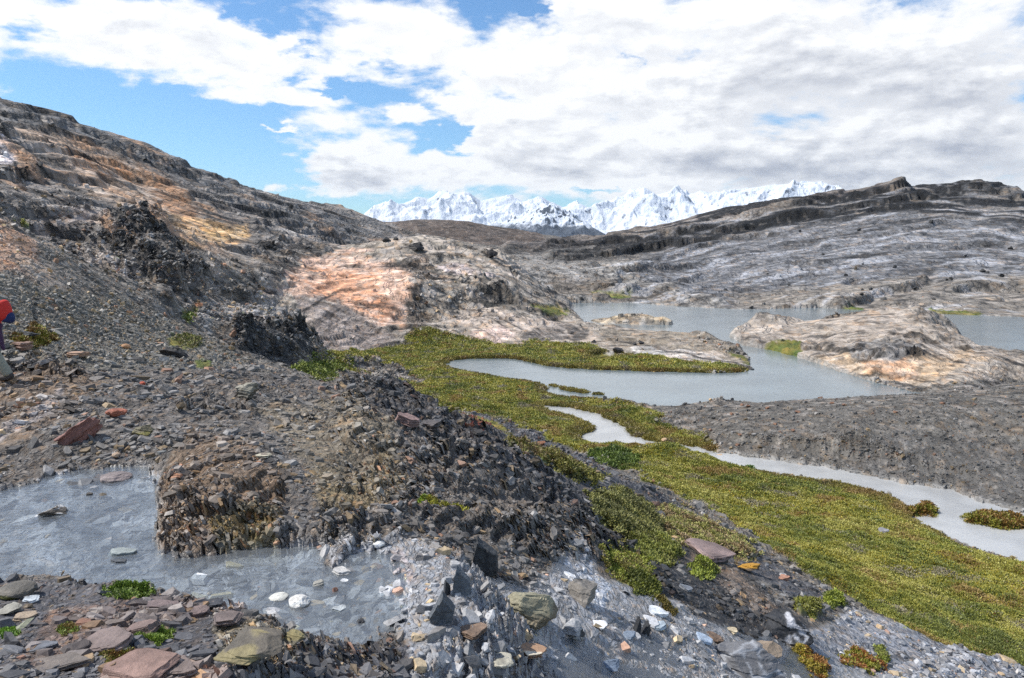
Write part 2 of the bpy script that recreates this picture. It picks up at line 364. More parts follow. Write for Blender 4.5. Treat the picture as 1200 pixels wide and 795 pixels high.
# water outlines
LAKE = [(668, 355.5), (740, 355), (800, 359.5), (870, 363), (960, 361), (1020, 364), (1080, 367), (1200, 372), (1400, 380), (1400, 445), (1200, 462), (1050, 463), (960, 468), (900, 472), (840, 480), (790, 484), (755, 479), (735, 470), (700, 461), (650, 452), (600, 445), (560, 438), (530, 433), (520, 428), (532, 422), (565, 420.5), (600, 421), (640, 429), (690, 433.5), (760, 435.5), (830, 437.5), (872, 437), (884, 432), (872, 415), (855, 404), (820, 396), (765, 391), (715, 386), (690, 380), (668, 366)]
ISLE = [(855, 395), (880, 387), (960, 376), (1040, 367), (1085, 372), (1110, 388), (1140, 404), (1200, 421), (1330, 425), (1330, 520), (1200, 475), (1100, 463), (1070, 460), (1000, 441), (960, 427), (930, 418), (905, 411), (872, 405)]
SPIT = [(688, 375), (740, 372.5), (790, 376), (788, 381), (740, 380.5), (700, 379)]
ISLET = [(884, 381.5), (895, 378.5), (918, 379), (914, 382.5), (895, 383)]
STREAM = [(640, 477), (665, 478), (690, 484), (712, 493), (728, 503), (742, 512), (760, 519), (790, 521), (825, 527), (850, 534), (885, 538), (905, 542), (960, 549), (1010, 558), (1060, 568), (1110, 576), (1150, 590), (1210, 606), (1400, 640), (1400, 720), (1210, 662), (1150, 645), (1110, 625), (1080, 608), (1070, 594), (1040, 580), (1000, 567), (950, 561), (900, 554), (850, 545), (800, 535), (755, 529), (720, 526), (694, 522), (684, 512), (700, 502), (692, 494), (668, 487), (648, 483)]
STREAM_HOLES = [[(1122, 606), (1140, 600), (1170, 601), (1215, 610), (1215, 622), (1170, 621), (1135, 614)], [(1065, 594), (1085, 590), (1100, 596), (1098, 605), (1075, 604)]]
SIDE = [(640, 452), (690, 463), (730, 463), (760, 468), (735, 473), (700, 468), (660, 466), (640, 460)]
SIDEHOLE = [(640, 440), (700, 458), (735, 464), (720, 468), (690, 460)]
MARSH1 = [(690, 415), (712, 413), (725, 418), (700, 420)]
POOL = [(-200, 640), (-60, 590), (0, 575), (40, 566), (60, 556), (110, 551), (150, 546), (178, 548), (186, 562), (190, 600), (184, 640), (205, 652), (250, 650), (300, 642), (350, 640), (382, 642), (392, 668), (405, 655), (420, 646), (455, 650), (480, 690), (470, 725), (445, 745), (425, 756), (400, 757), (352, 757), (310, 737), (270, 720), (225, 712), (195, 698), (160, 692), (120, 694), (95, 688), (60, 676), (20, 680), (0, 685), (-200, 720)]
POOL_Z = CZ-2.16
def lvl_stream(th): return 0.05+smooth(th, math.radians(5), math.radians(22))*.62
def stream_world(poly):
    out = []
    for u, v in poly:
        th, e = pol(u, v); r = (lvl_stream(th)-CZ)/e
        out.append((r*math.sin(th), r*math.cos(th)))
    return out
wLake = px_world(LAKE, 0.)
cLake = sdf_poly(cX, cY, wLake)
for hole in (ISLE, SPIT, ISLET):
    cLake = np.maximum(cLake, -sdf_poly(cX, cY, px_world(hole, 0.)))
cStream = sdf_poly(cX, cY, stream_world(STREAM))
for hole in STREAM_HOLES:
    cStream = np.maximum(cStream, -sdf_poly(cX, cY, stream_world(hole)))
cStream = np.minimum(cStream, sdf_poly(cX, cY, px_world(MARSH1, .05)))
cLake = np.minimum(cLake, sdf_poly(cX, cY, px_world(SIDE, 0.)))
cStream = cStream-.22
cPool = sdf_poly(cX, cY, px_world(POOL, POOL_Z))

# ---------------------------------------------------------------- zones (outline in the photograph's survey coordinates, distance range)
def zone(poly, dmin=0, dmax=1e9):
    s = sdf_poly(cU, cV, poly)
    m = (cR >= dmin) & (cR <= dmax)
    return np.clip(np.where(m, s, 60), -60, 60)

T, L = np.meshgrid(TH, LR); R = np.exp(L)
X = (R*np.sin(T)).astype(np.float32); Y = (R*np.cos(T)).astype(np.float32)
E0 = up(cE); U0 = up(np.clip(cU, -2000, 3000)); V0 = up(np.clip(cV, -500, 3000))
Rf = R.astype(np.float32); del T, L
# multi-scale noise fields in "angular" scale, used to roughen zone outlines
lnr = np.log(Rf); thf = np.broadcast_to(TH.astype(np.float32), Rf.shape)
warp = fbm2(thf*22, lnr*14, 3, 5)              # about +-0.6
warp2 = fbm2(thf*80, lnr*50, 9, 4)
fSt = None
BOG = [(375, 418), (395, 413), (440, 412), (468, 406), (480, 394), (520, 394), (560, 402), (600, 405), (640, 401), (690, 404), (715, 413), (770, 418), (800, 424), (850, 427), (878, 437), (872, 441), (760, 440), (700, 470), (780, 486), (765, 497), (800, 508), (845, 520), (852, 533), (900, 552), (1040, 578), (1075, 600), (1120, 635), (1200, 662), (1400, 720), (1400, 850), (1200, 786), (1130, 764), (1070, 746), (1020, 716), (980, 690), (950, 672), (900, 640), (860, 615), (800, 583), (745, 557), (700, 533), (665, 520), (640, 510), (600, 498), (560, 486), (520, 478), (490, 470), (450, 448), (410, 438)]
BOG_BARE = [[(405, 428), (440, 427), (470, 436), (500, 446), (492, 450), (450, 443), (410, 436)], [(700, 403), (780, 405), (860, 420), (870, 428), (800, 420), (730, 412)]]
VEG = [  # smaller plant patches (outline, kind of green)
 [(640, 500), (700, 515), (745, 535), (735, 545), (690, 530), (640, 515)],
 [(515, 485), (545, 488), (560, 495), (530, 497)], [(535, 492), (560, 491), (588, 500), (600, 510), (560, 505)],
 [(595, 517), (640, 535), (680, 550), (672, 556), (630, 540), (600, 525)],
 [(640, 540), (680, 552), (710, 560), (700, 568), (660, 555)],
 [(690, 585), (735, 582), (765, 600), (772, 625), (750, 640), (722, 628), (700, 610)],
 [(735, 628), (775, 630), (795, 650), (780, 665), (750, 655)],
 [(775, 600), (810, 608), (850, 630), (885, 652), (870, 656), (830, 645), (800, 640), (780, 625)],
 [(705, 652), (745, 650), (760, 668), (775, 690), (760, 702), (735, 690), (715, 675)],
 [(806, 668), (830, 665), (842, 675), (825, 682)],
 [(930, 708), (960, 712), (962, 722), (940, 720)], [(965, 705), (985, 703), (988, 714), (972, 716)],
 [(345, 430), (378, 425), (410, 432), (400, 440), (365, 440)], [(365, 447), (385, 440), (400, 446), (380, 452)],
 [(895, 405), (935, 402), (940, 412), (915, 416)], [(855, 413), (870, 415), (880, 426), (868, 424)], [(690, 345), (740, 347), (735, 350), (695, 349)], [(970, 363), (1010, 361), (1005, 365), (975, 366)], [(1090, 363), (1150, 367), (1145, 371), (1095, 368)],
 [(620, 362), (650, 360), (670, 368), (650, 370)], [(1122, 604), (1140, 599), (1170, 600), (1215, 609), (1215, 623), (1170, 622), (1135, 615)], [(1063, 594), (1085, 589), (1101, 596), (1098, 606), (1075, 605)],
 [(120, 697), (150, 692), (178, 695), (176, 702), (140, 703)], [(70, 740), (85, 737), (90, 748), (74, 750)],
 [(165, 745), (190, 738), (205, 745), (185, 753)], [(0, 745), (20, 742), (28, 752), (5, 756)], [(120, 770), (150, 766), (168, 776), (135, 782)],
 [(500, 592), (520, 596), (545, 604), (558, 611), (530, 608), (505, 600)], [(490, 588), (505, 586), (508, 594), (495, 594)],
 [(15, 262), (30, 258), (32, 268), (18, 268)], [(213, 370), (230, 368), (232, 378), (216, 379)], [(10, 395), (50, 385), (70, 400), (45, 412), (15, 405)], [(195, 395), (235, 400), (230, 412), (200, 408)],
 [(870, 528), (900, 530), (902, 539), (885, 540), (868, 536)], [(230, 428), (245, 426), (248, 432), (233, 433)],
]
GRAVEL = [(700, 486), (745, 484), (760, 480), (840, 476), (960, 462), (1050, 457), (1200, 441), (1450, 420), (1450, 640), (1200, 602), (1110, 573), (1060, 566), (960, 547), (900, 540), (850, 528), (845, 515), (800, 505), (765, 495), (730, 492)]
KNOLL = [(345, 412), (320, 360), (330, 330), (400, 290), (440, 272), (500, 268), (580, 280), (640, 325), (675, 362), (720, 385), (800, 392), (885, 428), (885, 440), (800, 440), (700, 432), (560, 410), (480, 410), (380, 420)]
# colour zones: outline, colour as sunlit, feather px, outline waviness px, [dmin, dmax]
Z = [
 ([(-400, 0), (480, 0), (560, 300), (300, 300), (-400, 420)], (112, 108, 104), 10, 14, 40, 400),
 ([(-400, 150), (0, 120), (150, 165), (260, 205), (440, 258), (470, 280), (420, 290), (300, 250), (240, 215), (100, 165), (0, 140)], (104, 104, 104), 6, 8, 60, 400),
 ([(15, 150), (60, 148), (160, 190), (225, 222), (240, 255), (215, 268), (165, 262), (110, 235), (60, 190), (25, 165)], (166, 146, 128), 10, 10, 50, 200),
 ([(80, 180), (150, 195), (160, 215), (120, 215), (90, 200)], (176, 134, 100), 8, 12, 50, 200),
 ([(150, 180), (215, 222), (230, 255), (205, 262), (175, 225)], (150, 118, 92), 5, 10, 50, 200),
 ([(190, 262), (240, 262), (290, 268), (293, 285), (250, 296), (215, 292)], (192, 158, 118), 5, 8, 50, 200),
 ([(235, 270), (290, 268), (292, 282), (250, 284)], (205, 170, 120), 4, 5, 50, 200),
 ([(-20, 172), (14, 178), (24, 198), (0, 205), (-30, 205)], (224, 214, 214), 3, 4, 50, 120),
 ([(230, 296), (285, 292), (295, 312), (262, 322), (240, 318)], (150, 140, 128), 4, 6, 50, 200),
 ([(310, 265), (370, 268), (375, 285), (345, 293), (315, 288)], (150, 146, 142), 5, 5, 60, 260),
 ([(60, 300), (130, 302), (160, 320), (150, 332), (100, 318)], (178, 170, 164), 5, 7, 40, 90),
 ([(30, 262), (120, 256), (160, 262), (110, 275), (40, 275)], (152, 142, 136), 5, 7, 40, 110),
 ([(120, 276), (195, 265), (215, 290), (250, 318), (240, 332), (215, 352), (200, 366), (170, 340), (150, 318)], (72, 70, 68), 4, 9, 30, 110),
 ([(-300, 250), (0, 262), (42, 290), (55, 335), (20, 320), (-300, 300)], (158, 130, 110), 6, 7, 15, 45),
 ([(10, 300), (60, 310), (80, 340), (40, 330)], (150, 140, 130), 6, 7, 15, 60),
 ([(-300, 320), (0, 320), (55, 338), (130, 345), (210, 378), (300, 425), (200, 440), (0, 430), (-300, 430)], (106, 103, 94), 8, 6, 8, 60),
 ([(230, 375), (300, 345), (345, 372), (380, 400), (370, 425), (330, 385), (280, 375), (240, 390)], (124, 123, 122), 5, 6, 35, 75),
 ([(270, 380), (310, 372), (330, 380), (320, 388), (285, 390)], (178, 166, 158), 3, 5, 35, 75),
 ([(272, 392), (330, 385), (360, 395), (375, 425), (345, 420), (310, 418), (275, 412)], (66, 67, 68), 4, 8, 25, 75),
 (KNOLL, (144, 137, 127), 4, 5, 55, 135),
 ([(305, 352), (350, 312), (400, 298), (455, 303), (484, 320), (486, 345), (470, 392), (440, 396), (420, 378), (385, 358), (340, 350)], (198, 166, 146), 9, 26, 55, 135),
 ([(350, 330), (400, 318), (440, 325), (455, 350), (450, 385), (420, 365), (370, 352)], (198, 150, 120), 10, 28, 55, 135),
 ([(345, 352), (400, 360), (460, 392), (478, 402), (440, 412), (380, 415), (360, 390)], (140, 130, 124), 6, 10, 45, 110),
 ([(508, 312), (530, 308), (575, 325), (580, 335), (540, 334)], (190, 178, 176), 4, 6, 60, 135),
 ([(475, 312), (500, 306), (525, 328), (540, 340), (500, 335), (488, 360), (505, 380), (485, 395), (476, 370), (486, 340)], (96, 88, 80), 10, 26, 55, 135),
 ([(548, 346), (585, 344), (590, 358), (560, 360)], (66, 64, 60), 3, 5, 55, 135),
 ([(530, 372), (560, 360), (600, 362), (700, 392), (690, 404), (600, 404), (560, 402)], (166, 154, 142), 4, 12, 55, 135),
 ([(545, 392), (590, 385), (605, 396), (580, 405), (560, 402)], (196, 176, 166), 3, 5, 55, 135),
 ([(610, 398), (640, 382), (690, 388), (680, 400), (640, 402)], (84, 80, 76), 3, 7, 55, 135),
 ([(700, 384), (790, 390), (850, 402), (870, 425), (800, 418), (720, 405)], (130, 122, 110), 4, 4, 50, 120),
 ([(770, 412), (800, 408), (860, 424), (884, 432), (840, 429), (790, 426)], (188, 182, 176), 2, 4, 50, 90),
 ([(735, 404), (760, 404), (782, 414), (750, 417)], (180, 178, 174), 2, 4, 50, 90),
 ([(686, 372), (792, 374), (790, 384), (690, 382)], (152, 140, 120), 2, 2, 80, 105),
 ([(600, 296), (750, 300), (870, 350), (870, 366), (660, 358), (620, 330)], (128, 126, 122), 5, 5, 115, 250),
 ([(770, 318), (820, 332), (850, 352), (800, 356), (760, 335)], (148, 144, 138), 4, 6, 115, 250),
 ([(640, 325), (720, 330), (800, 350), (700, 356), (650, 350)], (104, 98, 90), 5, 7, 115, 250),
 ([(745, 325), (760, 250), (1450, 190), (1450, 385), (870, 365)], (107, 109, 113), 6, 6, 95, 450),
 ([(850, 350), (1000, 332), (1450, 320), (1450, 380), (870, 366)], (124, 119, 112), 8, 8, 95, 200),
 ([(560, 284), (700, 280), (850, 250), (1060, 218), (1066, 226), (900, 254), (740, 292), (620, 298)], (108, 102, 98), 4, 3, 200, 450),
 ([(400, 255), (620, 260), (660, 300), (400, 300)], (88, 78, 70), 5, 3, 480, 700),
 (ISLE, (150, 141, 131), 3, 2, 50, 100),
 ([(945, 418), (1010, 415), (1060, 418), (1130, 410), (1180, 430), (1110, 455), (1070, 458), (1000, 438)], (178, 158, 134), 5, 10, 50, 90),
 ([(1010, 425), (1060, 420), (1080, 440), (1060, 452), (1020, 440)], (184, 150, 122), 6, 12, 50, 90),
 ([(990, 405), (1040, 400), (1082, 408), (1050, 425), (1000, 424)], (128, 126, 124), 2, 3, 50, 90),
 ([(1070, 455), (1140, 425), (1250, 420), (1250, 470), (1100, 465)], (146, 138, 128), 3, 4, 50, 90),
 (GRAVEL, (92, 90, 86), 3, 3, 20, 60),
 ([(940, 555), (1050, 505), (1200, 520), (1400, 560), (1400, 640), (1200, 602), (1060, 566)], (88, 87, 85), 14, 12, 20, 60),
 # foreground
 ([(-400, 430), (300, 435), (480, 465), (600, 510), (700, 580), (820, 690), (900, 800), (-400, 2000)], (96, 92, 88), 12, 10, 0, 22),
 ([(-100, 440), (60, 430), (130, 450), (90, 480), (20, 530), (-100, 550)], (112, 98, 84), 10, 12, 0, 22),
 ([(-10, 515), (40, 480), (78, 462), (70, 480), (30, 505), (-5, 530)], (142, 134, 130), 2, 3, 0, 22),
 ([(380, 500), (450, 520), (480, 560), (420, 610), (370, 580), (360, 530)], (124, 112, 88), 16, 16, 0, 22),
 ([(300, 480), (420, 470), (470, 510), (420, 560), (350, 540)], (112, 104, 90), 16, 14, 0, 22),
 ([(182, 640), (186, 560), (220, 510), (290, 520), (335, 565), (332, 620), (300, 645), (240, 650)], (112, 96, 80), 6, 8, 0, 14),
 ([(240, 610), (300, 590), (330, 600), (325, 640), (260, 645)], (112, 98, 62), 6, 10, 0, 14),
 ([(440, 455), (540, 475), (620, 510), (690, 560), (760, 640), (820, 700), (760, 700), (690, 640), (620, 570), (520, 520), (430, 480)], (70, 70, 72), 10, 14, 0, 30),
 ([(540, 480), (600, 488), (660, 520), (700, 545), (750, 570), (800, 600), (880, 640), (1000, 720), (940, 710), (840, 655), (760, 610), (650, 560)], (74, 76, 82), 6, 6, 5, 40),
 ([(700, 640), (830, 640), (900, 690), (960, 740), (900, 760), (800, 730), (740, 700)], (54, 55, 58), 8, 8, 0, 30),
 ([(780, 650), (840, 650), (900, 700), (930, 735), (890, 720), (830, 680)], (104, 92, 82), 6, 8, 0, 30),
 ([(950, 740), (1000, 715), (1080, 745), (1200, 785), (1300, 900), (900, 900), (930, 780)], (128, 132, 140), 8, 5, 0, 30),
 ([(405, 645), (470, 635), (520, 665), (620, 690), (680, 640), (705, 680), (760, 690), (830, 730), (950, 770), (1050, 800), (1000, 1100), (420, 1100), (480, 770), (440, 700)], (138, 141, 146), 6, 10, 0, 20),
 ([(430, 660), (470, 650), (490, 700), (450, 690)], (150, 142, 142), 6, 4, 0, 20),
 ([(660, 665), (690, 660), (720, 700), (700, 720), (670, 700)], (168, 176, 188), 6, 6, 0, 20),
 ([(200, 690), (260, 672), (300, 700), (270, 720)], (142, 126, 118), 6, 6, 0, 20),
 ([(380, 645), (420, 640), (430, 690), (400, 700)], (148, 148, 150), 6, 6, 0, 20),
 ([(-400, 690), (60, 682), (200, 705), (330, 745), (420, 762), (480, 770), (470, 1000), (-400, 1400)], (80, 80, 84), 4, 6, 0, 12),
 ([(60, 720), (200, 700), (260, 705), (240, 722), (120, 760), (60, 790), (20, 780)], (102, 88, 82), 5, 8, 0, 12),
 ([(250, 735), (300, 728), (360, 755), (340, 780), (270, 780)], (124, 114, 94), 6, 10, 0, 12),
 ([(120, 790), (200, 770), (270, 785), (260, 900), (100, 900)], (132, 110, 100), 4, 6, 0, 12),
]
base = np.empty(Rf.shape+(3,), np.float32); base[:] = (110, 106, 100)
def paint(mask, c):
    for k in range(3): base[..., k] += (c[k]-base[..., k])*mask
for poly, c, fe, wv, d0, d1 in Z:
    s = up(zone(poly, d0, d1))+warp*wv+warp2*wv*.35
    m = smooth(-s, -fe*.6, fe*.6); m *= smooth(Rf, d0*.92, d0*1.02+.01) if d0 > 1 else 1
    paint(m, c)
sBog = up(zone(BOG, 8, 110))
for p in BOG_BARE: sBog = np.maximum(sBog, -up(zone(p, 15, 110)))
vegM = smooth(-(sBog+warp*5+warp2*4), -2, 2)
sVeg = up(np.minimum.reduce([zone(p) for p in VEG]))
vegM = np.maximum(vegM, smooth(-(sVeg+warp*3+warp2*5), -1.5, 1.5))
sGrav = up(zone(GRAVEL, 20, 60))
sKnoll = up(zone(KNOLL, 50, 140)); sIsle = up(zone([(840, 385), (960, 368), (1040, 358), (1090, 362), (1120, 380), (1200, 412), (1450, 415), (1450, 470), (1070, 462), (860, 400)], 50, 100))
dLake = up(cLake); dStream = up(cStream); dPool = up(cPool)

# ---------------------------------------------------------------- scarps: small cliffs that follow the strata
E = E0.astype(np.float32)
SC = [ # line, height px, decay px above, darkness, dmin, dmax
 ([(590, 297), (680, 292), (760, 286), (830, 270), (900, 253), (980, 240), (1040, 229), (1064, 224)], 8, 16, .8, 180, 420),
 ([(640, 303), (720, 302), (800, 290), (860, 272), (940, 256), (1040, 240), (1120, 224), (1150, 222), (1200, 238)], 8, 14, .8, 150, 420),
 ([(720, 308), (790, 303), (850, 283), (920, 270), (1000, 258)], 3, 9, .5, 150, 420),
 ([(760, 318), (820, 312), (900, 292), (960, 284)], 1.5, 6, .3, 150, 350),
 ([(1050, 228), (1100, 236), (1200, 250)], 2, 8, .4, 180, 420),
 ([(0, 142), (60, 150), (130, 176), (190, 196), (260, 216)], 3, 9, .6, 60, 220),
 ([(0, 205), (45, 208), (40, 212), (0, 215)], 5, 12, .6, 50, 110),
 ([(60, 185), (100, 200), (150, 222)], 2, 8, .4, 60, 160), ([(70, 215), (120, 235), (180, 256), (215, 268)], 2, 9, .5, 60, 160),
 ([(95, 300), (160, 330), (200, 352), (232, 348)], 6, 20, .3, 40, 100), ([(130, 285), (190, 285), (240, 322)], 6, 18, .4, 45, 100),
 ([(272, 408), (300, 396), (345, 392), (366, 402), (376, 425)], 8, 18, .5, 30, 75),
 ([(860, 399), (900, 407), (930, 409), (970, 410), (1010, 413)], 4, 12, .8, 45, 90), ([(1000, 424), (1040, 422), (1085, 412)], 7, 14, .8, 45, 90),
 ([(1030, 405), (1075, 398), (1110, 402), (1140, 412)], 4, 12, .5, 45, 90), ([(1060, 376), (1100, 388), (1128, 402)], 3, 9, .4, 45, 95),
 ([(476, 330), (492, 340), (486, 365), (490, 390)], 4, 12, .3, 55, 130), ([(350, 352), (400, 366), (450, 392)], 2, 8, .4, 50, 120), ([(548, 352), (590, 350), (640, 372)], 3, 10, .4, 60, 125), ([(545, 385), (600, 378), (650, 384)], 3, 10, .3, 60, 125),
 ([(520, 318), (560, 336), (600, 345)], 3, 10, .4, 60, 125), ([(440, 300), (500, 298), (560, 305)], 1.5, 6, .3, 60, 130),
 ([(240, 290), (300, 300), (340, 312)], 3, 10, .3, 50, 130), ([(280, 262), (340, 262), (400, 280)], 3, 9, .3, 60, 220),
 ([(0, 428), (30, 430), (48, 436), (100, 446)], 10, 22, .3, 10, 20), ([(210, 492), (240, 480), (290, 486), (300, 500)], 8, 20, .3, 6, 14),
 ([(190, 640), (200, 590), (245, 606), (300, 596), (330, 612)], 10, 20, .2, 4, 10),
]
scarM = np.zeros(Rf.shape, np.float32)
for line, hgt, dec, dk, d0, d1 in SC:
    P = np.array(line, float)
    us = P[:, 0]
    lo, hi = us.min()-6, us.max()+6
    order = np.argsort(us)
    vl = np.interp(cU, us[order], P[order, 1])
    inr = smooth(cU, lo, lo+14)*(1-smooth(cU, hi-14, hi))*((cR > d0) & (cR < d1))
    w = up(inr)
    bigc = d0 >= 150
    q = up(np.clip(vl-cV, -80, 80))+warp*(2.5 if bigc else hgt*1.2)+warp2*(1.2 if bigc else hgt*1.3)       # px above the line
    brk = np.clip(.85+.5*noise2(thf*22, lnr*10, 5), .45, 1.2) if bigc else np.clip(.75+1.1*noise2(thf*90, lnr*60, 5), .15, 1.3)
    prof = smooth(q, -1.2, .8)*np.exp(-np.clip(q, 0, 200)/dec)*w*brk
    E += prof*hgt*.0011
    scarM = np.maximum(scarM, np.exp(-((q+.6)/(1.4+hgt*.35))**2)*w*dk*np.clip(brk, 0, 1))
Zt = CZ+E*Rf
# dark strata bands, with shade under the scarp edges painted into the colour
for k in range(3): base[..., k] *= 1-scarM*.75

# ---------------------------------------------------------------- roughness of the rock per zone
crag = np.full(Rf.shape, .55, np.float32)
def setf(F, poly, val, fe, d0=0, d1=1e9, wv=4):
    s = up(zone(poly, d0, d1))+warp*wv
    m = smooth(-s, -fe, fe)
    F += (val-F)*m
crag *= np.where(Rf > 110, .55, 1)
setf(crag, [(-400, 320), (0, 320), (60, 340), (130, 348), (210, 380), (300, 428), (200, 445), (0, 428), (-400, 428)], .13, 10, 8, 60)
setf(crag, KNOLL, .19, 6, 50, 140)
setf(crag, [(305, 352), (350, 312), (400, 298), (455, 303), (484, 320), (470, 392), (420, 378)], .15, 16, 50, 140, 10)
setf(crag, [(470, 306), (530, 308), (600, 345), (600, 362), (500, 395), (478, 380)], .5, 16, 50, 140, 10)
setf(crag, [(120, 272), (195, 262), (250, 310), (240, 340), (200, 370), (150, 325)], 1.2, 6, 30, 110)
setf(crag, [(272, 388), (350, 382), (380, 420), (330, 424), (272, 414)], 1.2, 5, 25, 75)
setf(crag, [(230, 375), (300, 345), (345, 372), (330, 386), (280, 376)], .15, 5, 35, 75)
setf(crag, [(20, 140), (160, 185), (235, 235), (240, 268), (160, 262), (80, 225), (10, 170)], .22, 8, 50, 200)
setf(crag, [(190, 260), (300, 262), (300, 320), (220, 320)], .25, 8, 50, 200)
setf(crag, ISLE, .14, 3, 45, 100); setf(crag, GRAVEL, .1, 3, 20, 60)
setf(crag, [(700, 384), (790, 390), (850, 402), (880, 432), (800, 418), (720, 405)], .12, 4, 50, 120)
setf(crag, [(560, 315), (600, 280), (760, 260), (1000, 205), (1450, 190), (1450, 385), (870, 365), (745, 320)], .18, 4, 95, 450)
setf(crag, [(400, 440), (500, 455), (600, 500), (700, 570), (820, 690), (760, 720), (600, 640), (400, 600)], 1.25, 12, 0, 30)
setf(crag, [(176, 655), (186, 590), (235, 560), (330, 565), (350, 600), (335, 655)], .95, 16, 0, 14, 14)
setf(crag, [(380, 590), (500, 600), (470, 650), (380, 650)], 1.1, 8, 0, 14)
setf(crag, [(260, 735), (300, 728), (370, 760), (480, 765), (470, 900), (250, 900)], 1.2, 6, 0, 12)
setf(crag, [(200, 500), (330, 500), (380, 520), (370, 640), (335, 640), (345, 560), (300, 510)], .3, 8, 0, 14)
setf(crag, [(600, 600), (720, 600), (700, 650), (600, 640)], 1.5, 10, 0, 20)
setf(crag, [(540, 480), (660, 518), (800, 600), (1000, 720), (1080, 745), (950, 745), (780, 690), (700, 600)], .35, 8, 5, 40)
setf(crag, [(415, 648), (500, 640), (700, 660), (950, 760), (1100, 790), (1000, 1300), (400, 1300), (470, 770)], .34, 8, 0, 20)
setf(crag, [(-400, 690), (60, 682), (260, 730), (250, 1000), (-400, 1400)], .35, 8, 0, 12)
wat = smooth(-np.minimum(np.minimum(dLake/Rf*40, dStream/Rf*40), dPool/Rf*60), -.6, .3)
crag *= (1-vegM)*(1-wat)

# ---------------------------------------------------------------- displacement, octave by octave (world metres)
cell = Rf*np.gradient(LR).astype(np.float32)[:, None]
rowR = Rf[:, 0]
disp = np.zeros(Rf.shape, np.float32)
XA = X*.80+Y*.60; YA = -X*.60+Y*.80       # strike of the foliation (runs away to the right)
lam = 24.0; k = 0
tone = np.zeros(Rf.shape, np.float32)
while lam > .012:
    wr = smooth(rowR, lam*2.2, lam*6)*(1-smooth(rowR*.0042, lam*.35, lam*.7))
    idx = np.nonzero(wr > .01)[0]
    if len(idx):
        a, b = idx[0], idx[-1]+1
        w = wr[a:b, None].astype(np.float32)
        x = X[a:b]; y = Y[a:b]; xa = XA[a:b]; ya = YA[a:b]
        n1 = noise2(x/lam, y/lam, k)
        # foliated: stretched 3:1 along the strike, sharp-edged
        n2 = noise2(xa/lam/2.6+n1*.35, ya/lam*1.25+n1*.25, k+50)
        rid = 1-2*np.abs(n2)
        stp = np.clip(n2*4.5, -.5, .5)
        boost = 1+.6*smooth(Rf[a:b], 38, 60)*smooth(lam/Rf[a:b], .012, .04)
        d = (.35*n1+.3*rid+.55*stp)*lam*.115*crag[a:b]*boost
        disp[a:b] += d*w
        tone[a:b] += (rid*.5+stp+.4*n1)*w*.22
    lam /= 1.9; k += 1
# pebbly surface of scree, soft cushions of the wetland
fine = noise2(X/.16, Y/.16, 71)*.5+noise2(X/.07, Y/.07, 72)*.3

Zsm = Zt.copy()
disp += fine*.02*(1-smooth(Rf, 8, 30))*(1-wat)*(1-vegM)
cush = np.abs(noise2(X/.9, Y/.9, 81))*.5+np.abs(noise2(X/.38, Y/.38, 82))*.28+.35*noise2(X/2.6, Y/2.6, 83)
disp += vegM*(cush*.36)*smooth(Rf, 3, 14)*smooth(np.minimum(dStream, dLake), 0, 2.2)
disp += vegM*(noise2(X/.2, Y/.2, 84)*.05)*(1-smooth(Rf, 3, 14))
Zt += disp
# bedding: the rock breaks into ledges along its dipping layers
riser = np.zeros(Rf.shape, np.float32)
def bedding(wgt, ax, ay, Tk, sharp, seed, wav):
    global Zt, riser
    m = wgt > .02
    rows = np.nonzero(m.any(1))[0]; a_, b_ = rows[0], rows[-1]+1
    x = X[a_:b_]; y = Y[a_:b_]; w_ = wgt[a_:b_]
    S = Zt[a_:b_]-ax*x-ay*y+noise2(x/wav, y/wav, seed)*Tk*1.3+noise2(x/wav*3.1, y/wav*3.1, seed+1)*Tk*.45
    for T_, k_ in ((Tk, .75), (Tk*.37, .6)):
        f = S/T_; fl = np.floor(f); f = f-fl
        amp = .45+.55*_h(fl.astype(np.int64)+1000, np.zeros(fl.shape, np.int64)+seed, 7)
        amp = amp*smooth(noise2(x/(wav*.9)+fl*3.7, y/(wav*.9), seed+2), -.35, .2)
        st_ = smooth(f, .5-sharp, .5+sharp)
        Zt[a_:b_] += (T_*(st_-f)*amp*k_*w_).astype(np.float32)
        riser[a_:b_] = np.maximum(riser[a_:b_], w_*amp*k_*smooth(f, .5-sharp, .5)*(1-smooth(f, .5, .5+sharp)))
notw = (1-wat)*(1-vegM)
inK = smooth(-sKnoll, -1, 4)*(Rf > 50)*(Rf < 140); inI = smooth(-sIsle, -1, 3)*(Rf > 48)*(Rf < 105); inG = smooth(-sGrav, -3, 2)
rightw = smooth(Rf, 112, 122)*(1-smooth(Rf, 440, 470))*smooth(U0, 600, 700)*notw
leftw = smooth(Rf, 42, 55)*(1-smooth(Rf, 340, 400))*(1-smooth(U0, 440, 560))*(1-inK)*notw*smooth(crag, .1, .2)
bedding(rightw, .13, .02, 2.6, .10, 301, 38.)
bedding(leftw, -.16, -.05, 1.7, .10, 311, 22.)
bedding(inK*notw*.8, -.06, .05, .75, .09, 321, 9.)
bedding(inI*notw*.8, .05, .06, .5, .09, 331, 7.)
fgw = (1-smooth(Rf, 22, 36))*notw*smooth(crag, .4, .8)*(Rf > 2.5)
bedding(fgw, .42, .10, .15, .11, 341, 1.3)
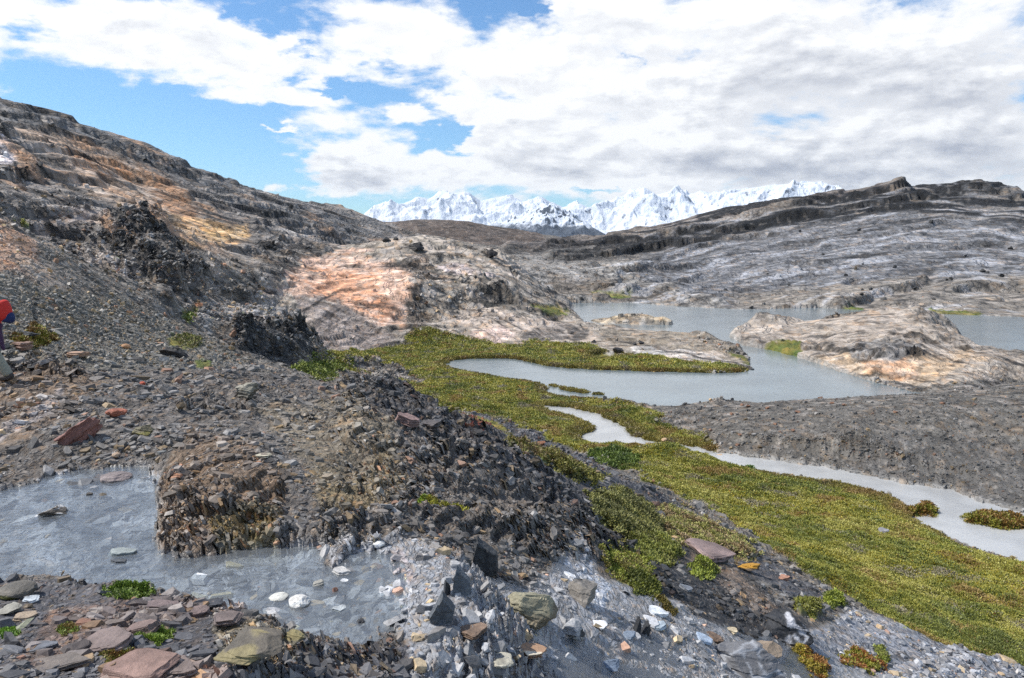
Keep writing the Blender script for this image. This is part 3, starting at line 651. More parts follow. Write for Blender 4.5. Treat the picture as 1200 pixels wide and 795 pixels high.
# water margins: land above, bed below
lz = lvl_stream(thf).astype(np.float32)
sl = dLake+warp2*.35+warp*.3
Zl = np.where(sl > 0, np.clip(Zt, np.minimum(sl*.35, .04+.1*smooth(dStream, 0, 3)), .1+sl*1.6+(1-vegM)*sl*3), np.minimum(Zt, -.12+sl*.5))
near = (Rf > 18)
Zt = np.where(near & (dLake < 25) & (Rf < 135), Zl, Zt)
ss = dStream+warp2*.3+warp*.35
Zs = np.where(ss > 0, np.where(sl > 0, np.clip(Zt, lz+np.minimum(ss*.35, .07)-smooth(ss, 1, 5)*2, lz+.06+ss*.3+np.clip(ss-1, 0, 9)), Zt), np.minimum(Zt, lz-.05+np.maximum(ss*.3, -.2)))
Zt = np.where(near & (dStream < 6), Zs, Zt)
pn = dPool+warp2*.14+warp*.07+noise2(X/.2, Y/.2, 94)*.03
bed = noise2(X/.8, Y/.8, 90)*.022+noise2(X/.4, Y/.4, 91)*.022+np.abs(noise2(X/.17, Y/.17, 92))*.03-.008+noise2(X/.06, Y/.06, 93)*.012
Zp = np.where(pn > 0, np.clip(Zt, POOL_Z+np.minimum(pn*.3, .02)+bed*.3-smooth(pn, .3, 1.3)*.9, POOL_Z+.02+pn*1.1+smooth(pn, .2, .5)*3), POOL_Z-.028+np.clip(pn*.3, -.02, 0)+bed)
Zt = np.where((dPool < 1.) & (Rf < 14), Zp, Zt)
EF = ((Zt-CZ)/Rf)            # final slope field, used to stand things on the ground
EMAX = np.maximum.accumulate(EF, axis=0)
def hit(u, v):
    """world point of the ground under a pixel of the survey photograph"""
    th, e = pol(u, v); j = int(round(np.interp(th, TH, np.arange(NTH))))
    i = int(np.searchsorted(EMAX[:, j], e)); i = min(max(i, 0), NR-1)
    r = math.exp(LR[i])
    return np.array([r*math.sin(th), r*math.cos(th), float(Zt[i, j])])
def ground_z(x, y):
    th = np.arctan2(x, y); lr = np.log(np.hypot(x, y))
    j = np.clip(np.interp(th, TH, np.arange(NTH)), 0, NTH-2); i = np.clip(np.interp(lr, LR, np.arange(NR)), 0, NR-2)
    return Zt[np.round(i).astype(int), np.round(j).astype(int)]

# ---------------------------------------------------------------- colour
bandn = noise2(YA/np.maximum(Rf*.012, .02)*1., XA/np.maximum(Rf*.09, .1), 33)
var = .5*warp2+.16*np.clip(tone, -2, 2)
ca = base*(1+var[..., None]*.42)
far = smooth(Rf, 90, 140)
sk = noise2(thf*26+lnr*6, lnr*95-thf*30, 45)*.6+noise2(thf*70-lnr*10, lnr*230+thf*60, 46)*.45
midw = smooth(Rf, 25, 45)
ca *= (1+sk*.36*midw)[..., None]
pk = smooth(noise2(thf*34, lnr*48, 47)+.5*sk, .22, .5)*midw*(1-far*.5)
ca += (np.array((176, 168, 162), np.float32)-ca)*(pk*.45)[..., None]
dkf = smooth(noise2(thf*48+5, lnr*70, 48)+.4*sk, .30, .5)*midw
ca *= (1-dkf*.38)[..., None]
ca *= (1-riser*.30)[..., None]  # ledge risers darkened in the colour to deepen their shade
# strata and ice-scraped streaks that follow the bedding of each slope
def streaks(region, line, sl=1.):
    P = np.array(line, float)
    w_ = V0-np.interp(U0, P[:, 0], P[:, 1]).astype(np.float32)+warp*3
    big = noise2(U0/190., w_/7.5, 51)*.8+noise2(U0/70., w_/3.4, 52)*.55+noise2(U0/30., w_/1.8, 53)*.35
    patch = noise2(U0/90., V0/26., 54)
    pale = smooth(big+patch*.7, .22, .62)*region; dark = smooth(-big+patch*.25, .30, .75)*region
    return big*region, pale, dark
rR = smooth(Rf, 100, 118)*(1-smooth(Rf, 450, 470))*smooth(U0, 620, 760)
bg_, pa_, dk_ = streaks(rR, [(560, 300), (680, 300), (760, 292), (830, 275), (900, 258), (980, 243), (1060, 232), (1150, 228), (1250, 245), (1500, 300)])
lo_ = smooth(V0, 300, 345)
ca *= (1+bg_*.16-dk_*.30*(1-lo_*.5))[..., None]
ca += (np.array((172, 176, 184), np.float32)-ca)*(pa_*.62)[..., None]
topb = rR*(1-smooth(V0-np.interp(U0, [600, 760, 900, 1060, 1200, 1400], [300, 300, 268, 246, 262, 290]).astype(np.float32), -2, 9))
bb = noise2(U0/160., (V0-np.interp(U0, [600, 760, 830, 900, 1060, 1200], [296, 288, 270, 253, 230, 240]).astype(np.float32)+warp*2)/4.6, 57)+.4*noise2(U0/60., V0/3., 58)
ca *= (1-topb*smooth(-bb, -.2, .06)*.75)[..., None]
ca += (np.array((138, 130, 120), np.float32)-ca)*(topb*smooth(bb, .2, .45)*.6)[..., None]
rL = smooth(Rf, 45, 62)*(1-smooth(Rf, 330, 400))*(1-smooth(U0, 430, 520))*(sKnoll > 0)
bg_, pa_, dk_ = streaks(rL, [(-300, 20), (0, 125), (130, 175), (250, 222), (400, 270), (520, 300)])
ca *= (1+bg_*.24-dk_*.42)[..., None]
ca += (np.array((176, 168, 160), np.float32)-ca)*(pa_*.5)[..., None]
ora = smooth(noise2(U0/70., (V0-U0*.42)/11., 59)+.4*bg_, .25, .6)*rL*(V0 > 150)*smooth(-V0, -330, -280)
ca += (np.array((184, 142, 108), np.float32)-ca)*(ora*.6)[..., None]
rK = smooth(-sKnoll, 0, 6)*(Rf > 55)*(Rf < 140)
bg_, pa_, dk_ = streaks(rK, [(300, 420), (350, 330), (400, 300), (480, 296), (560, 320), (640, 365), (720, 395), (900, 430)])
ca *= (1+bg_*.22-dk_*.42)[..., None]
ca += (np.array((192, 180, 170), np.float32)-ca)*(pa_*.5)[..., None]
rI = (sIsle < 0)*(Rf > 50)*(Rf < 105)
bg_, pa_, dk_ = streaks(rI.astype(np.float32), [(840, 400), (900, 392), (1000, 378), (1080, 385), (1200, 430), (1400, 450)])
ca *= (1+bg_*.16-dk_*.4)[..., None]
ca += (np.array((186, 178, 168), np.float32)-ca)*(pa_*.4)[..., None]
# rusty, ochre and pale flecks everywhere on rock
f1 = smooth(noise2(thf*140, lnr*90, 43), .25, .55); f2 = smooth(noise2(thf*150, lnr*100, 44), .3, .6)
ca += (np.array((150, 118, 84), np.float32)-ca)*(f1*.22*(1-far)*(1-.8*inG))[..., None]
ca += (np.array((168, 162, 154), np.float32)-ca)*(f2*.4)[..., None]
# vegetated soil
gv = np.array((104, 102, 46), np.float32)+np.array((26, 10, 6), np.float32)*warp2[..., None]*2+np.array((22, 2, -4), np.float32)*warp[..., None]
ca += (gv-ca)*vegM[..., None]
# wet margin and beds
ca += (np.array((150, 154, 160), np.float32)*(1+.5*np.clip(noise2(X/.45, Y/.45, 97)+.6*noise2(X/.16, Y/.16, 98), -.8, .8)[..., None])-ca)*(smooth(-pn, -.05, .05)*.85)[..., None]
ca += (np.array((148, 148, 146), np.float32)-ca)*(smooth(-np.minimum(ss, sl), -.25, .0)*(Rf > 18)*.75*(1-vegM))[..., None]
KALB = 1.12
lin = srgb(np.clip(ca, 8, 245)).astype(np.float32)*KALB*np.array((1.03, 1.0, .965), np.float32)
del ca
WET = [(405, 645), (470, 635), (520, 665), (620, 690), (680, 640), (705, 680), (760, 690), (830, 730), (950, 770), (1050, 800), (1000, 1100), (420, 1100), (480, 770), (440, 700)]
wet = smooth(-(up(zone(WET, 0, 20))+warp*10), -5, 5)
wet = np.maximum(wet, smooth(-pn, -.12, .02))*(Rf < 22)

# ---------------------------------------------------------------- ground material
m_rock, t, b = new_mat('weathered_slate')
geo = t.new('ShaderNodeNewGeometry'); pos = geo.outputs['Position']
at = t.new('ShaderNodeVertexColor', layer_name='col').outputs[0]
an = t.new('ShaderNodeAttribute', attribute_name='dist').outputs['Fac']
aw = t.new('ShaderNodeAttribute', attribute_name='wet').outputs['Fac']
lr_ = t.math('LOGARITHM', an, math.e)
mp = t.new('ShaderNodeMapping'); t.l.new(pos, mp.inputs[0]); mp.inputs['Rotation'].default_value = (0, 0, math.radians(-12)); mp.inputs['Scale'].default_value = (.8, .42, 1.1)
wob = t.new('ShaderNodeTexNoise'); t.l.new(mp.outputs[0], wob.inputs['Vector']); wob.inputs['Scale'].default_value = 1.3; wob.inputs['Detail'].default_value = 5
def band(scale, lo0, lo1, hi0, hi1):
    """broken-stone cells whose size suits one range of distances"""
    wv = t.vmath('SCALE', t.vmath('SUBTRACT', wob.outputs['Color'], (.5, .5, .5)).outputs[0]); wv.inputs['Scale'].default_value = .6
    q = t.vmath('ADD', mp.outputs[0], wv.outputs[0]).outputs[0]
    v = t.new('ShaderNodeTexVoronoi'); v.feature = 'F1'; t.l.new(q, v.inputs['Vector']); v.inputs['Scale'].default_value = scale
    s1 = t.new('ShaderNodeSeparateColor'); t.l.new(v.outputs['Color'], s1.inputs[0])
    cellv = s1.outputs[0]; hue = s1.outputs[1]
    n = t.noise(q, scale*.45, 6, .68, .3)
    n3 = t.noise(q, scale*.09, 5, .62, .5)
    gap = t.ramp(v.outputs['Distance'], .42, .75, 1, .6)
    crack = t.ramp(t.math('ABSOLUTE', t.math('SUBTRACT', n3, .5)), .0, .022, .45, 1)
    g = t.math('MULTIPLY', t.math('MULTIPLY', t.math('ADD', .68, t.math('ADD', t.math('MULTIPLY', cellv, .34), t.math('MULTIPLY', t.math('SUBTRACT', n, .22), .75))), gap), crack)
    wgt = t.math('MULTIPLY', t.ramp(lr_, math.log(lo0), math.log(lo1)) if lo0 else 1., t.ramp(lr_, math.log(hi0), math.log(hi1), 1, 0) if hi0 else 1.)
    return g, hue, wgt, n
B = [band(34, 0, 0, 6, 11), band(12, 6, 11, 17, 30), band(4, 17, 30, 50, 95), band(1.3, 50, 95, 0, 0)]
gain = 0.; hue = 0.; nn = 0.
for g_, h_, w_, n_ in B:
    gain = t.math('ADD', gain, t.math('MULTIPLY', g_, w_)); hue = t.math('ADD', hue, t.math('MULTIPLY', h_, w_)); nn = t.math('ADD', nn, t.math('MULTIPLY', t.math('ADD', g_, n_), w_))
sm = t.new('ShaderNodeAttribute', attribute_name='smooth').outputs['Fac']
gain = t.math('ADD', t.math('MULTIPLY', gain, t.math('SUBTRACT', 1, sm)), t.math('MULTIPLY', t.math('ADD', .45, t.math('MULTIPLY', gain, .55)), sm))
cc = t.mix(1, at, t.new('ShaderNodeCombineXYZ', i_X=gain, i_Y=gain, i_Z=gain).outputs[0], 'MULTIPLY')
cc = t.mix(t.ramp(hue, .76, .9, 0, .30), cc, t.mix(1, cc, (1.5, 1.05, .62), 'MULTIPLY'))
cc = t.mix(t.ramp(hue, .18, .08, 0, .35), cc, t.mix(1, cc, (1.5, 1.5, 1.55), 'MULTIPLY'))
hu = t.noise(pos, 1.7, 6, .7)
cc = t.mix(t.ramp(hu, .5, .75, 0, .3), cc, t.mix(1, cc, (1.35, 1.0, .72), 'MULTIPLY'))
t.l.new(cc, b.inputs['Base Color'])
t.l.new(t.ramp(aw, 0, 1, .85, .38), b.inputs['Roughness'])
b.inputs['Specular IOR Level'].default_value = .35
bp = t.new('ShaderNodeBump', i_Strength=.9)
t.l.new(t.math('MULTIPLY', t.ramp(an, 2, 200, .016, 1.1, 'LINEAR'), t.math('SUBTRACT', 1, t.math('MULTIPLY', sm, .5))), bp.inputs['Distance'])
t.l.new(nn, bp.inputs['Height']); t.l.new(bp.outputs[0], b.inputs['Normal'])

# ---------------------------------------------------------------- ground split into its named landforms
reg = np.zeros((NR, NTH), np.int8)                       # 0 rocky ground
reg[(vegM > .5) & (sBog < 3)] = 1                       # wetland
reg[sGrav < 0] = 2
reg[sKnoll < 0] = 3
reg[(sIsle < 0) & (Rf > 45) & (Rf < 105)] = 4
reg[(Rf > 108) & (thf > math.radians(0.5)) & (Rf < 470)] = 5
reg[(Rf > 40) & (thf < math.radians(0.5)) & (reg == 0)] = 6
reg[(Rf >= 470)] = 7
names = ['rocky_ground', 'wetland', 'gravel_bank', 'rock_knoll', 'rock_island', 'far_hill', 'hillside', 'distant_hill']
ii = np.arange(NR*NTH, dtype=np.int32).reshape(NR, NTH)
quads = np.stack([ii[:-1, :-1], ii[:-1, 1:], ii[1:, 1:], ii[1:, :-1]], -1).reshape(-1, 4)
qreg = reg[:-1, :-1].reshape(-1)
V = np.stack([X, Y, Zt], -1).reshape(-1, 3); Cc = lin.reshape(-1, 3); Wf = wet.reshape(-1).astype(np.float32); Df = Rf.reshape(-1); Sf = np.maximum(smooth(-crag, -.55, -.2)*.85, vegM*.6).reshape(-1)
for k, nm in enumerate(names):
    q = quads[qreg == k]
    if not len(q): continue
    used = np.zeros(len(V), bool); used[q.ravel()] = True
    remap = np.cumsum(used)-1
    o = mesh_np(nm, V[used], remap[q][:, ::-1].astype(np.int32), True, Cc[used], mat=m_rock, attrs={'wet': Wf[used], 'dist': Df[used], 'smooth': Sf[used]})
    tag(o, kind='structure')
print('terrain', NR, NTH)
# ---------------------------------------------------------------- water
def water_mat(name, base, rough, bscale, bstr, bdist):
    m, t, b = new_mat(name)
    geo = t.new('ShaderNodeNewGeometry'); pos = geo.outputs['Position']
    mp = t.new('ShaderNodeMapping'); t.l.new(pos, mp.inputs[0]); mp.inputs['Scale'].default_value = (1, 2.2, 1)
    n = t.noise(mp.outputs[0], bscale, 5, .6, .4); n2 = t.noise(pos, bscale*.12, 4, .6)
    c = t.mix(t.ramp(n2, .35, .65), base, tuple(x*1.25 for x in base))
    t.l.new(c, b.inputs['Base Color']); b.inputs['Roughness'].default_value = rough; b.inputs['IOR'].default_value = 1.333
    bp = t.new('ShaderNodeBump', i_Strength=bstr, i_Distance=bdist); t.l.new(n, bp.inputs['Height']); t.l.new(bp.outputs[0], b.inputs['Normal'])
    return m
m_lake = water_mat('glacial_lake_water', (.16, .19, .20), .12, 1.6, .35, .04)
m_stream = water_mat('silty_stream_water', (.34, .34, .33), .10, 5, .5, .02)
def clear_mat(name, tint, bscale, bstr, murk, mcol):
    m, t, b = new_mat(name)
    pos = t.new('ShaderNodeNewGeometry').outputs['Position']
    mp = t.new('ShaderNodeMapping'); t.l.new(pos, mp.inputs[0]); mp.inputs['Scale'].default_value = (1, 1.8, 1)
    n = t.noise(mp.outputs[0], bscale, 4, .6, .6); bp = t.new('ShaderNodeBump', i_Strength=bstr, i_Distance=.012); t.l.new(n, bp.inputs['Height'])
    tr = t.new('ShaderNodeBsdfTransparent'); tr.inputs[0].default_value = (*tint, 1)
    gl = t.new('ShaderNodeBsdfGlossy'); gl.inputs['Roughness'].default_value = .06; gl.inputs['Color'].default_value = (.95, .97, 1, 1); t.l.new(bp.outputs[0], gl.inputs['Normal'])
    df = t.new('ShaderNodeBsdfDiffuse'); df.inputs[0].default_value = (*mcol, 1)
    fr = t.new('ShaderNodeFresnel'); fr.inputs['IOR'].default_value = 1.40; t.l.new(bp.outputs[0], fr.inputs['Normal'])
    m1_ = t.new('ShaderNodeMixShader'); m1_.inputs[0].default_value = murk; t.l.new(tr.outputs[0], m1_.inputs[1]); t.l.new(df.outputs[0], m1_.inputs[2])
    m2_ = t.new('ShaderNodeMixShader'); t.l.new(fr.outputs[0], m2_.inputs[0]); t.l.new(m1_.outputs[0], m2_.inputs[1]); t.l.new(gl.outputs[0], m2_.inputs[2])
    out = [x for x in t.n if x.type == 'OUTPUT_MATERIAL'][0]; t.l.new(m2_.outputs[0], out.inputs[0]); t.n.remove(b)
    return m
m_pool = clear_mat('shallow_pool_water', (.82, .87, .90), 14, .6, .24, (.33, .355, .375))
m_film = clear_mat('thin_running_water', (.85, .88, .9), 22, .8, .22, (.38, .40, .42))
def sheet(name, poly, z, m):
    bm = bmesh.new()
    vs = [bm.verts.new((x, y, z)) for x, y in poly]; f = bm.faces.new(vs)
    if f.normal.z < 0: bmesh.ops.reverse_faces(bm, faces=[f])
    bmesh.ops.triangulate(bm, faces=[f])
    me = bpy.data.meshes.new(name); bm.to_mesh(me); bm.free(); me.materials.append(m)
    o = bpy.data.objects.new(name, me); COL.objects.link(o); tag(o, kind='structure'); return o
def grow(poly, k):
    c = np.mean(poly, 0); return poly
def patch_sheet(name, F, thr, lvl, m, r0, r1, step=3):
    """a water surface over the cells where field F < thr"""
    rs = np.nonzero((LR >= math.log(r0)) & (LR <= math.log(r1)))[0][::step]; cs = np.arange(0, NTH, step)
    f = F[np.ix_(rs, cs)]; x = X[np.ix_(rs, cs)]; y = Y[np.ix_(rs, cs)]
    z = lvl(thf[np.ix_(rs, cs)]) if callable(lvl) else np.full(x.shape, lvl)
    i2 = np.arange(f.size).reshape(f.shape)
    q = np.stack([i2[:-1, :-1], i2[1:, :-1], i2[1:, 1:], i2[:-1, 1:]], -1)
    ok = np.minimum(np.minimum(f[:-1, :-1], f[1:, :-1]), np.minimum(f[1:, 1:], f[:-1, 1:])) < thr
    q = q[ok]; V_ = np.stack([x, y, z], -1).reshape(-1, 3)
    used = np.zeros(len(V_), bool); used[q.ravel()] = True; rm = np.cumsum(used)-1
    # faces wound so that the normal points up
    o = mesh_np(name, V_[used], rm[q][:, ::-1].astype(np.int32), True, mat=m); tag(o, kind='structure')
    return o
patch_sheet('lake', dLake, 2.0, 0., m_lake, 30, 140)
patch_sheet('stream', dStream, .8, lvl_stream, m_stream, 15, 60, 2)
patch_sheet('pool', dPool, .2, POOL_Z, m_pool, 2.5, 14, 3)
def film(name, F, thr, zf, m, r0, r1, step=2):
    rs = np.nonzero((LR >= math.log(r0)) & (LR <= math.log(r1)))[0][::step]; cs = np.arange(0, NTH, step)
    ix = np.ix_(rs, cs); f = F[ix]; i2 = np.arange(f.size).reshape(f.shape)
    q = np.stack([i2[:-1, :-1], i2[1:, :-1], i2[1:, 1:], i2[:-1, 1:]], -1)
    ok = (np.minimum(np.minimum(f[:-1, :-1], f[1:, :-1]), np.minimum(f[1:, 1:], f[:-1, 1:])) < thr); q = q[ok]
    V_ = np.stack([X[ix], Y[ix], zf[ix]], -1).reshape(-1, 3); used = np.zeros(len(V_), bool); used[q.ravel()] = True; rm = np.cumsum(used)-1
    o = mesh_np(name, V_[used], rm[q][:, ::-1].astype(np.int32), True, mat=m); tag(o, kind='structure')
film('running_water', -wet+(dPool < .25)*2, -.5, Zsm+.004, m_film, 2.5, 20)

# ---------------------------------------------------------------- snow mountains far away
def mountains(name, prof, D0, depth, seed, nx=1000, ny=260, rough=1.):
    us = np.linspace(prof[0][0]-40, prof[-1][0]+40, nx)
    top = np.interp(us, [p[0] for p in prof], [p[1] for p in prof])
    hgt = np.maximum((290-top)/FPX*D0, -30)
    tt = np.linspace(-1, 1, ny)
    th = np.arctan2((us-600)/FPX, CP)
    A, Tt = np.meshgrid(th, tt)
    r = D0+Tt*depth
    x = r*np.sin(A); y = r*np.cos(A)
    # spurs wander sideways as they come down from the crest
    k0 = D0*.05
    As = A+(1-np.abs(Tt)*0)*noise2(x/(D0*.16), y/(D0*.16), seed+31)*.05*np.abs(Tt)**.5
    H = np.interp(As, th, hgt)
    env = np.clip(1-np.abs(Tt), 0, 1)**1.15
    s = 0; a = 1; lam = D0*.085; px_ = 0
    for k in range(8):
        n = noise2(x/lam+k*3+px_*.4, y/lam+px_*.4, seed+k)
        s = s+a*(.62-1.9*np.abs(n))*(1 if k < 5 else .8); px_ = n; a *= .54; lam /= 2.0
    crest = 1-.86*np.exp(-(Tt/.05)**2)
    z = CZ+H*env+s*D0*.0125*rough*(.12+np.sqrt(np.clip(env, 0, 1)))*crest*np.clip(H/(.035*D0), .25, 1.2)-(1-env)*D0*.006
    return x, y, z
def mount_obj(name, x, y, z, m):
    n = x.shape; i2 = np.arange(x.size).reshape(n)
    q = np.stack([i2[:-1, :-1], i2[:-1, 1:], i2[1:, 1:], i2[1:, :-1]], -1).reshape(-1, 4)[:, ::-1]
    o = mesh_np(name, np.stack([x, y, z], -1).reshape(-1, 3), q.astype(np.int32), True, mat=m); tag(o, kind='structure'); return o
def snow_mat(name, line, soft, rock, steep):
    m, t, b = new_mat(name)
    geo = t.new('ShaderNodeNewGeometry'); pos = geo.outputs['Position']; nor = geo.outputs['Normal']
    sx = t.new('ShaderNodeSeparateXYZ'); t.l.new(pos, sx.inputs[0]); sn = t.new('ShaderNodeSeparateXYZ'); t.l.new(nor, sn.inputs[0])
    n = t.noise(pos, .006, 9, .68); n2 = t.noise(pos, .025, 8, .7)
    h = t.math('ADD', sx.outputs[2], t.math('MULTIPLY', t.math('SUBTRACT', n, .5), soft*2.5))
    f = t.ramp(h, line-soft*.25, line+soft*.25)
    s = t.math('ADD', sn.outputs[2], t.math('MULTIPLY', t.math('SUBTRACT', n2, .5), .9))
    f = t.math('MULTIPLY', f, t.ramp(s, steep-.1, steep+.05))
    c = t.mix(f, rock, (.70, .74, .80)); t.l.new(c, b.inputs['Base Color']); b.inputs['Roughness'].default_value = .8
    bp = t.new('ShaderNodeBump', i_Strength=.8, i_Distance=18); t.l.new(n2, bp.inputs['Height']); t.l.new(bp.outputs[0], b.inputs['Normal'])
    return m
D1 = 5200
m1 = snow_mat('snow_and_rock', 30, 60, (.07, .085, .125), .50)
mount_obj('snow_mountains', *mountains('m', [(400, 275), (425, 256), (438, 246), (450, 241), (475, 239), (492, 231), (505, 234), (520, 226), (535, 229), (552, 227), (565, 236), (580, 233), (600, 231), (615, 238), (640, 236), (660, 243), (680, 240), (690, 244), (705, 236), (722, 240), (738, 226), (752, 222), (765, 230), (785, 225), (800, 232), (815, 226), (832, 231), (850, 226)], D1, 1100, 200, rough=.75), m1)
m2 = snow_mat('streaked_snow_and_rock', 40, 90, (.08, .095, .135), .54)
mount_obj('snow_mountains', *mountains('m', [(800, 262), (825, 248), (845, 232), (858, 229), (872, 224), (900, 221), (925, 223), (945, 220), (960, 226), (985, 238), (1010, 243), (1060, 250), (1160, 262)], 4300, 700, 300, rough=.7), m2)
m3 = snow_mat('haze_tinted_rock', 100, 60, (.045, .06, .085), .60)  # bluish rock colour carries painted distance haze
mount_obj('dark_mountains', *mountains('m', [(420, 285), (480, 278), (540, 270), (575, 264), (600, 260), (625, 254), (648, 250), (668, 254), (692, 266), (712, 277), (740, 284), (900, 287)], 3600, 600, 400), m3)
# plain beyond the lake so that nothing ends in the air
pl = []
for a_ in np.linspace(-1.2, 1.2, 33): pl.append((7500*math.sin(a_), 7500*math.cos(a_)))
for a_ in np.linspace(1.2, -1.2, 33): pl.append((610*math.sin(a_), 610*math.cos(a_)))
mp_, t, b = new_mat('distant_plain'); n = t.noise(t.new('ShaderNodeNewGeometry').outputs['Position'], .02, 8, .6)
t.l.new(t.mix(n, (.07, .07, .06), (.13, .12, .11)), b.inputs['Base Color'])
sheet('plain', pl, -6., mp_)

# ---------------------------------------------------------------- sky, sun, camera
SUN_EL, SUN_AZ = math.radians(50), math.radians(-86)     # azimuth from the view direction (+Y), negative = left
w = bpy.data.worlds.new('World'); scene.world = w; w.use_nodes = True
t = NT(w.node_tree); t.n.clear()
out = t.new('ShaderNodeOutputWorld'); bg = t.new('ShaderNodeBackground'); t.l.new(bg.outputs[0], out.inputs[0])
sky = t.new('ShaderNodeTexSky'); sky.sky_type = 'NISHITA'; sky.sun_disc = False
sky.sun_elevation = SUN_EL; sky.sun_rotation = SUN_AZ; sky.altitude = 300; sky.air_density = 1.0; sky.dust_density = .3; sky.ozone_density = 2.0
g = t.new('ShaderNodeTexCoord').outputs['Generated']
sp = t.new('ShaderNodeSeparateXYZ'); t.l.new(g, sp.inputs[0])
az = t.math('ARCTAN2', sp.outputs[0], sp.outputs[1]); el = t.math('ARCSINE', sp.outputs[2])
A = t.new('ShaderNodeCombineXYZ', i_X=az, i_Y=el).outputs[0]
wn = t.new('ShaderNodeTexNoise'); t.l.new(t.new('ShaderNodeCombineXYZ', i_X=az, i_Y=t.math('MULTIPLY', el, 2.2)).outputs[0], wn.inputs['Vector']); wn.inputs['Scale'].default_value = 14; wn.inputs['Detail'].default_value = 5; wn.inputs['Roughness'].default_value = .6
A = t.vmath('ADD', A, t.vmath('MULTIPLY', t.vmath('SUBTRACT', wn.outputs['Color'], (.5, .5, .5)).outputs[0], (.20, .07, 0)).outputs[0]).outputs[0]
def skyc(u, v):
    th, e = pol(u, v); return th, math.atan(e)
# flattening towards the horizon: noise in (azimuth, warped elevation)
elw = t.math('POWER', t.math('MAXIMUM', t.math('ADD', el, .02), .001), .8)
def field(du=0., dv=0.):
    q = t.new('ShaderNodeCombineXYZ', i_X=t.math('ADD', az, du), i_Y=t.math('MULTIPLY', t.math('ADD', elw, dv), 2.1)).outputs[0]
    return q
q0 = field()
f0 = t.noise(q0, 7.0, 10, .60, .15)
f1 = t.noise(field(-.006, .014), 7.0, 6, .60, .15)
f2 = t.noise(q0, 2.6, 5, .5, .2)
def blob(acc, u, v, ru, rv, wgt):
    a, e = skyc(u, v)
    d = t.vmath('SUBTRACT', A, (a, e, 0)); d = t.vmath('MULTIPLY', d.outputs[0], (FPX/ru, FPX/rv, 0)); ln = t.vmath('LENGTH', d.outputs[0]).outputs['Value']
    return t.math('ADD', acc, t.ramp(ln, 1.0, .1, 0, wgt))
cov = t.math('ADD', t.math('MULTIPLY', t.math('SUBTRACT', f0, .5), 1.5), .5)
for bl in [(120, 172, 290, 64, -.44), (60, 124, 130, 30, -.28), (280, 205, 90, 50, -.24), (200, 150, 140, 60, -.2), (20, 34, 50, 14, -.24), (290, 22, 46, 14, -.26), (345, 62, 46, 9, -.24), (215, 68, 50, 8, -.16), (60, 12, 40, 8, -.1),
           (520, 155, 34, 34, -.34), (500, 120, 46, 12, -.2), (620, 14, 22, 18, -.3), (735, 68, 36, 5, -.18), (430, 245, 30, 14, -.3), (380, 235, 40, 12, -.2), (705, 218, 34, 6, -.34), (400, 108, 50, 7, -.24), (460, 80, 50, 6, -.16), (555, 86, 40, 5, -.16),
           (150, 50, 320, 50, .34), (330, 82, 260, 24, .28), (520, 50, 260, 60, .30), (430, 185, 90, 44, .36), (340, 118, 110, 12, .34), (470, 132, 50, 12, .26), (316, 179, 34, 8, .36), (316, 148, 20, 5, .34), (350, 222, 50, 12, .30), (250, 100, 90, 12, .2),
           (395, 200, 90, 36, .34), (620, 130, 160, 90, .26), (900, 110, 460, 220, .46), (640, 190, 200, 50, .34), (1100, 200, 260, 90, .3), (540, 205, 110, 30, .26), (470, 255, 70, 10, .1), (100, 10, 400, 30, .2)]:
    cov = blob(cov, *bl[:4], bl[4]*.72)
mask = t.ramp(cov, .46, .70)
shade = t.math('MULTIPLY', t.math('SUBTRACT', f1, f0), 3.6)
f3 = t.noise(q0, 3.4, 8, .55, .1)
gr = t.math('ADD', t.math('ADD', -.01, shade), t.math('MULTIPLY', t.math('SUBTRACT', f3, .5), .9))
gr = t.math('MULTIPLY', gr, t.ramp(cov, .6, .85))
gb = t.math('ADD', 0., gr)
for bl in [(430, 202, 100, 20, .5), (640, 188, 130, 22, .36), (880, 192, 240, 34, .5), (1010, 160, 380, 130, .24), (1150, 200, 140, 36, .36), (860, 110, 260, 60, .15), (980, 205, 120, 20, .3), (700, 60, 160, 46, .10), (930, 60, 200, 70, .16), (1150, 90, 140, 90, .22), (700, 150, 90, 26, .14), (1070, 224, 50, 9, -.7), (500, 243, 90, 12, -.3), (740, 214, 90, 8, -.2)]:
    gb = blob(gb, *bl)
gb = t.math('MINIMUM', t.math('MAXIMUM', gb, 0.), 1.)
SKYS = .10
bright = t.mix(gb, (.79/SKYS, .80/SKYS, .815/SKYS), (.33/SKYS, .355/SKYS, .42/SKYS))
blue = t.mix(1, sky.outputs[0], (.68, .98, 1.20), 'MULTIPLY')
colr = t.mix(mask, blue, bright)
t.l.new(colr, bg.inputs[0]); bg.inputs[1].default_value = SKYS
try: w.cycles.sampling_method = 'MANUAL'; w.cycles.sample_map_resolution = 512
except Exception: pass

sl_ = bpy.data.lights.new('sun', 'SUN'); sl_.energy = 4.0; sl_.angle = math.radians(.6); sl_.color = (1, .96, .9)
so = bpy.data.objects.new('sun', sl_); COL.objects.link(so)
import mathutils
d = mathutils.Vector((math.sin(SUN_AZ)*math.cos(SUN_EL), math.cos(SUN_AZ)*math.cos(SUN_EL), math.sin(SUN_EL)))
so.rotation_euler = d.to_track_quat('Z', 'Y').to_euler()

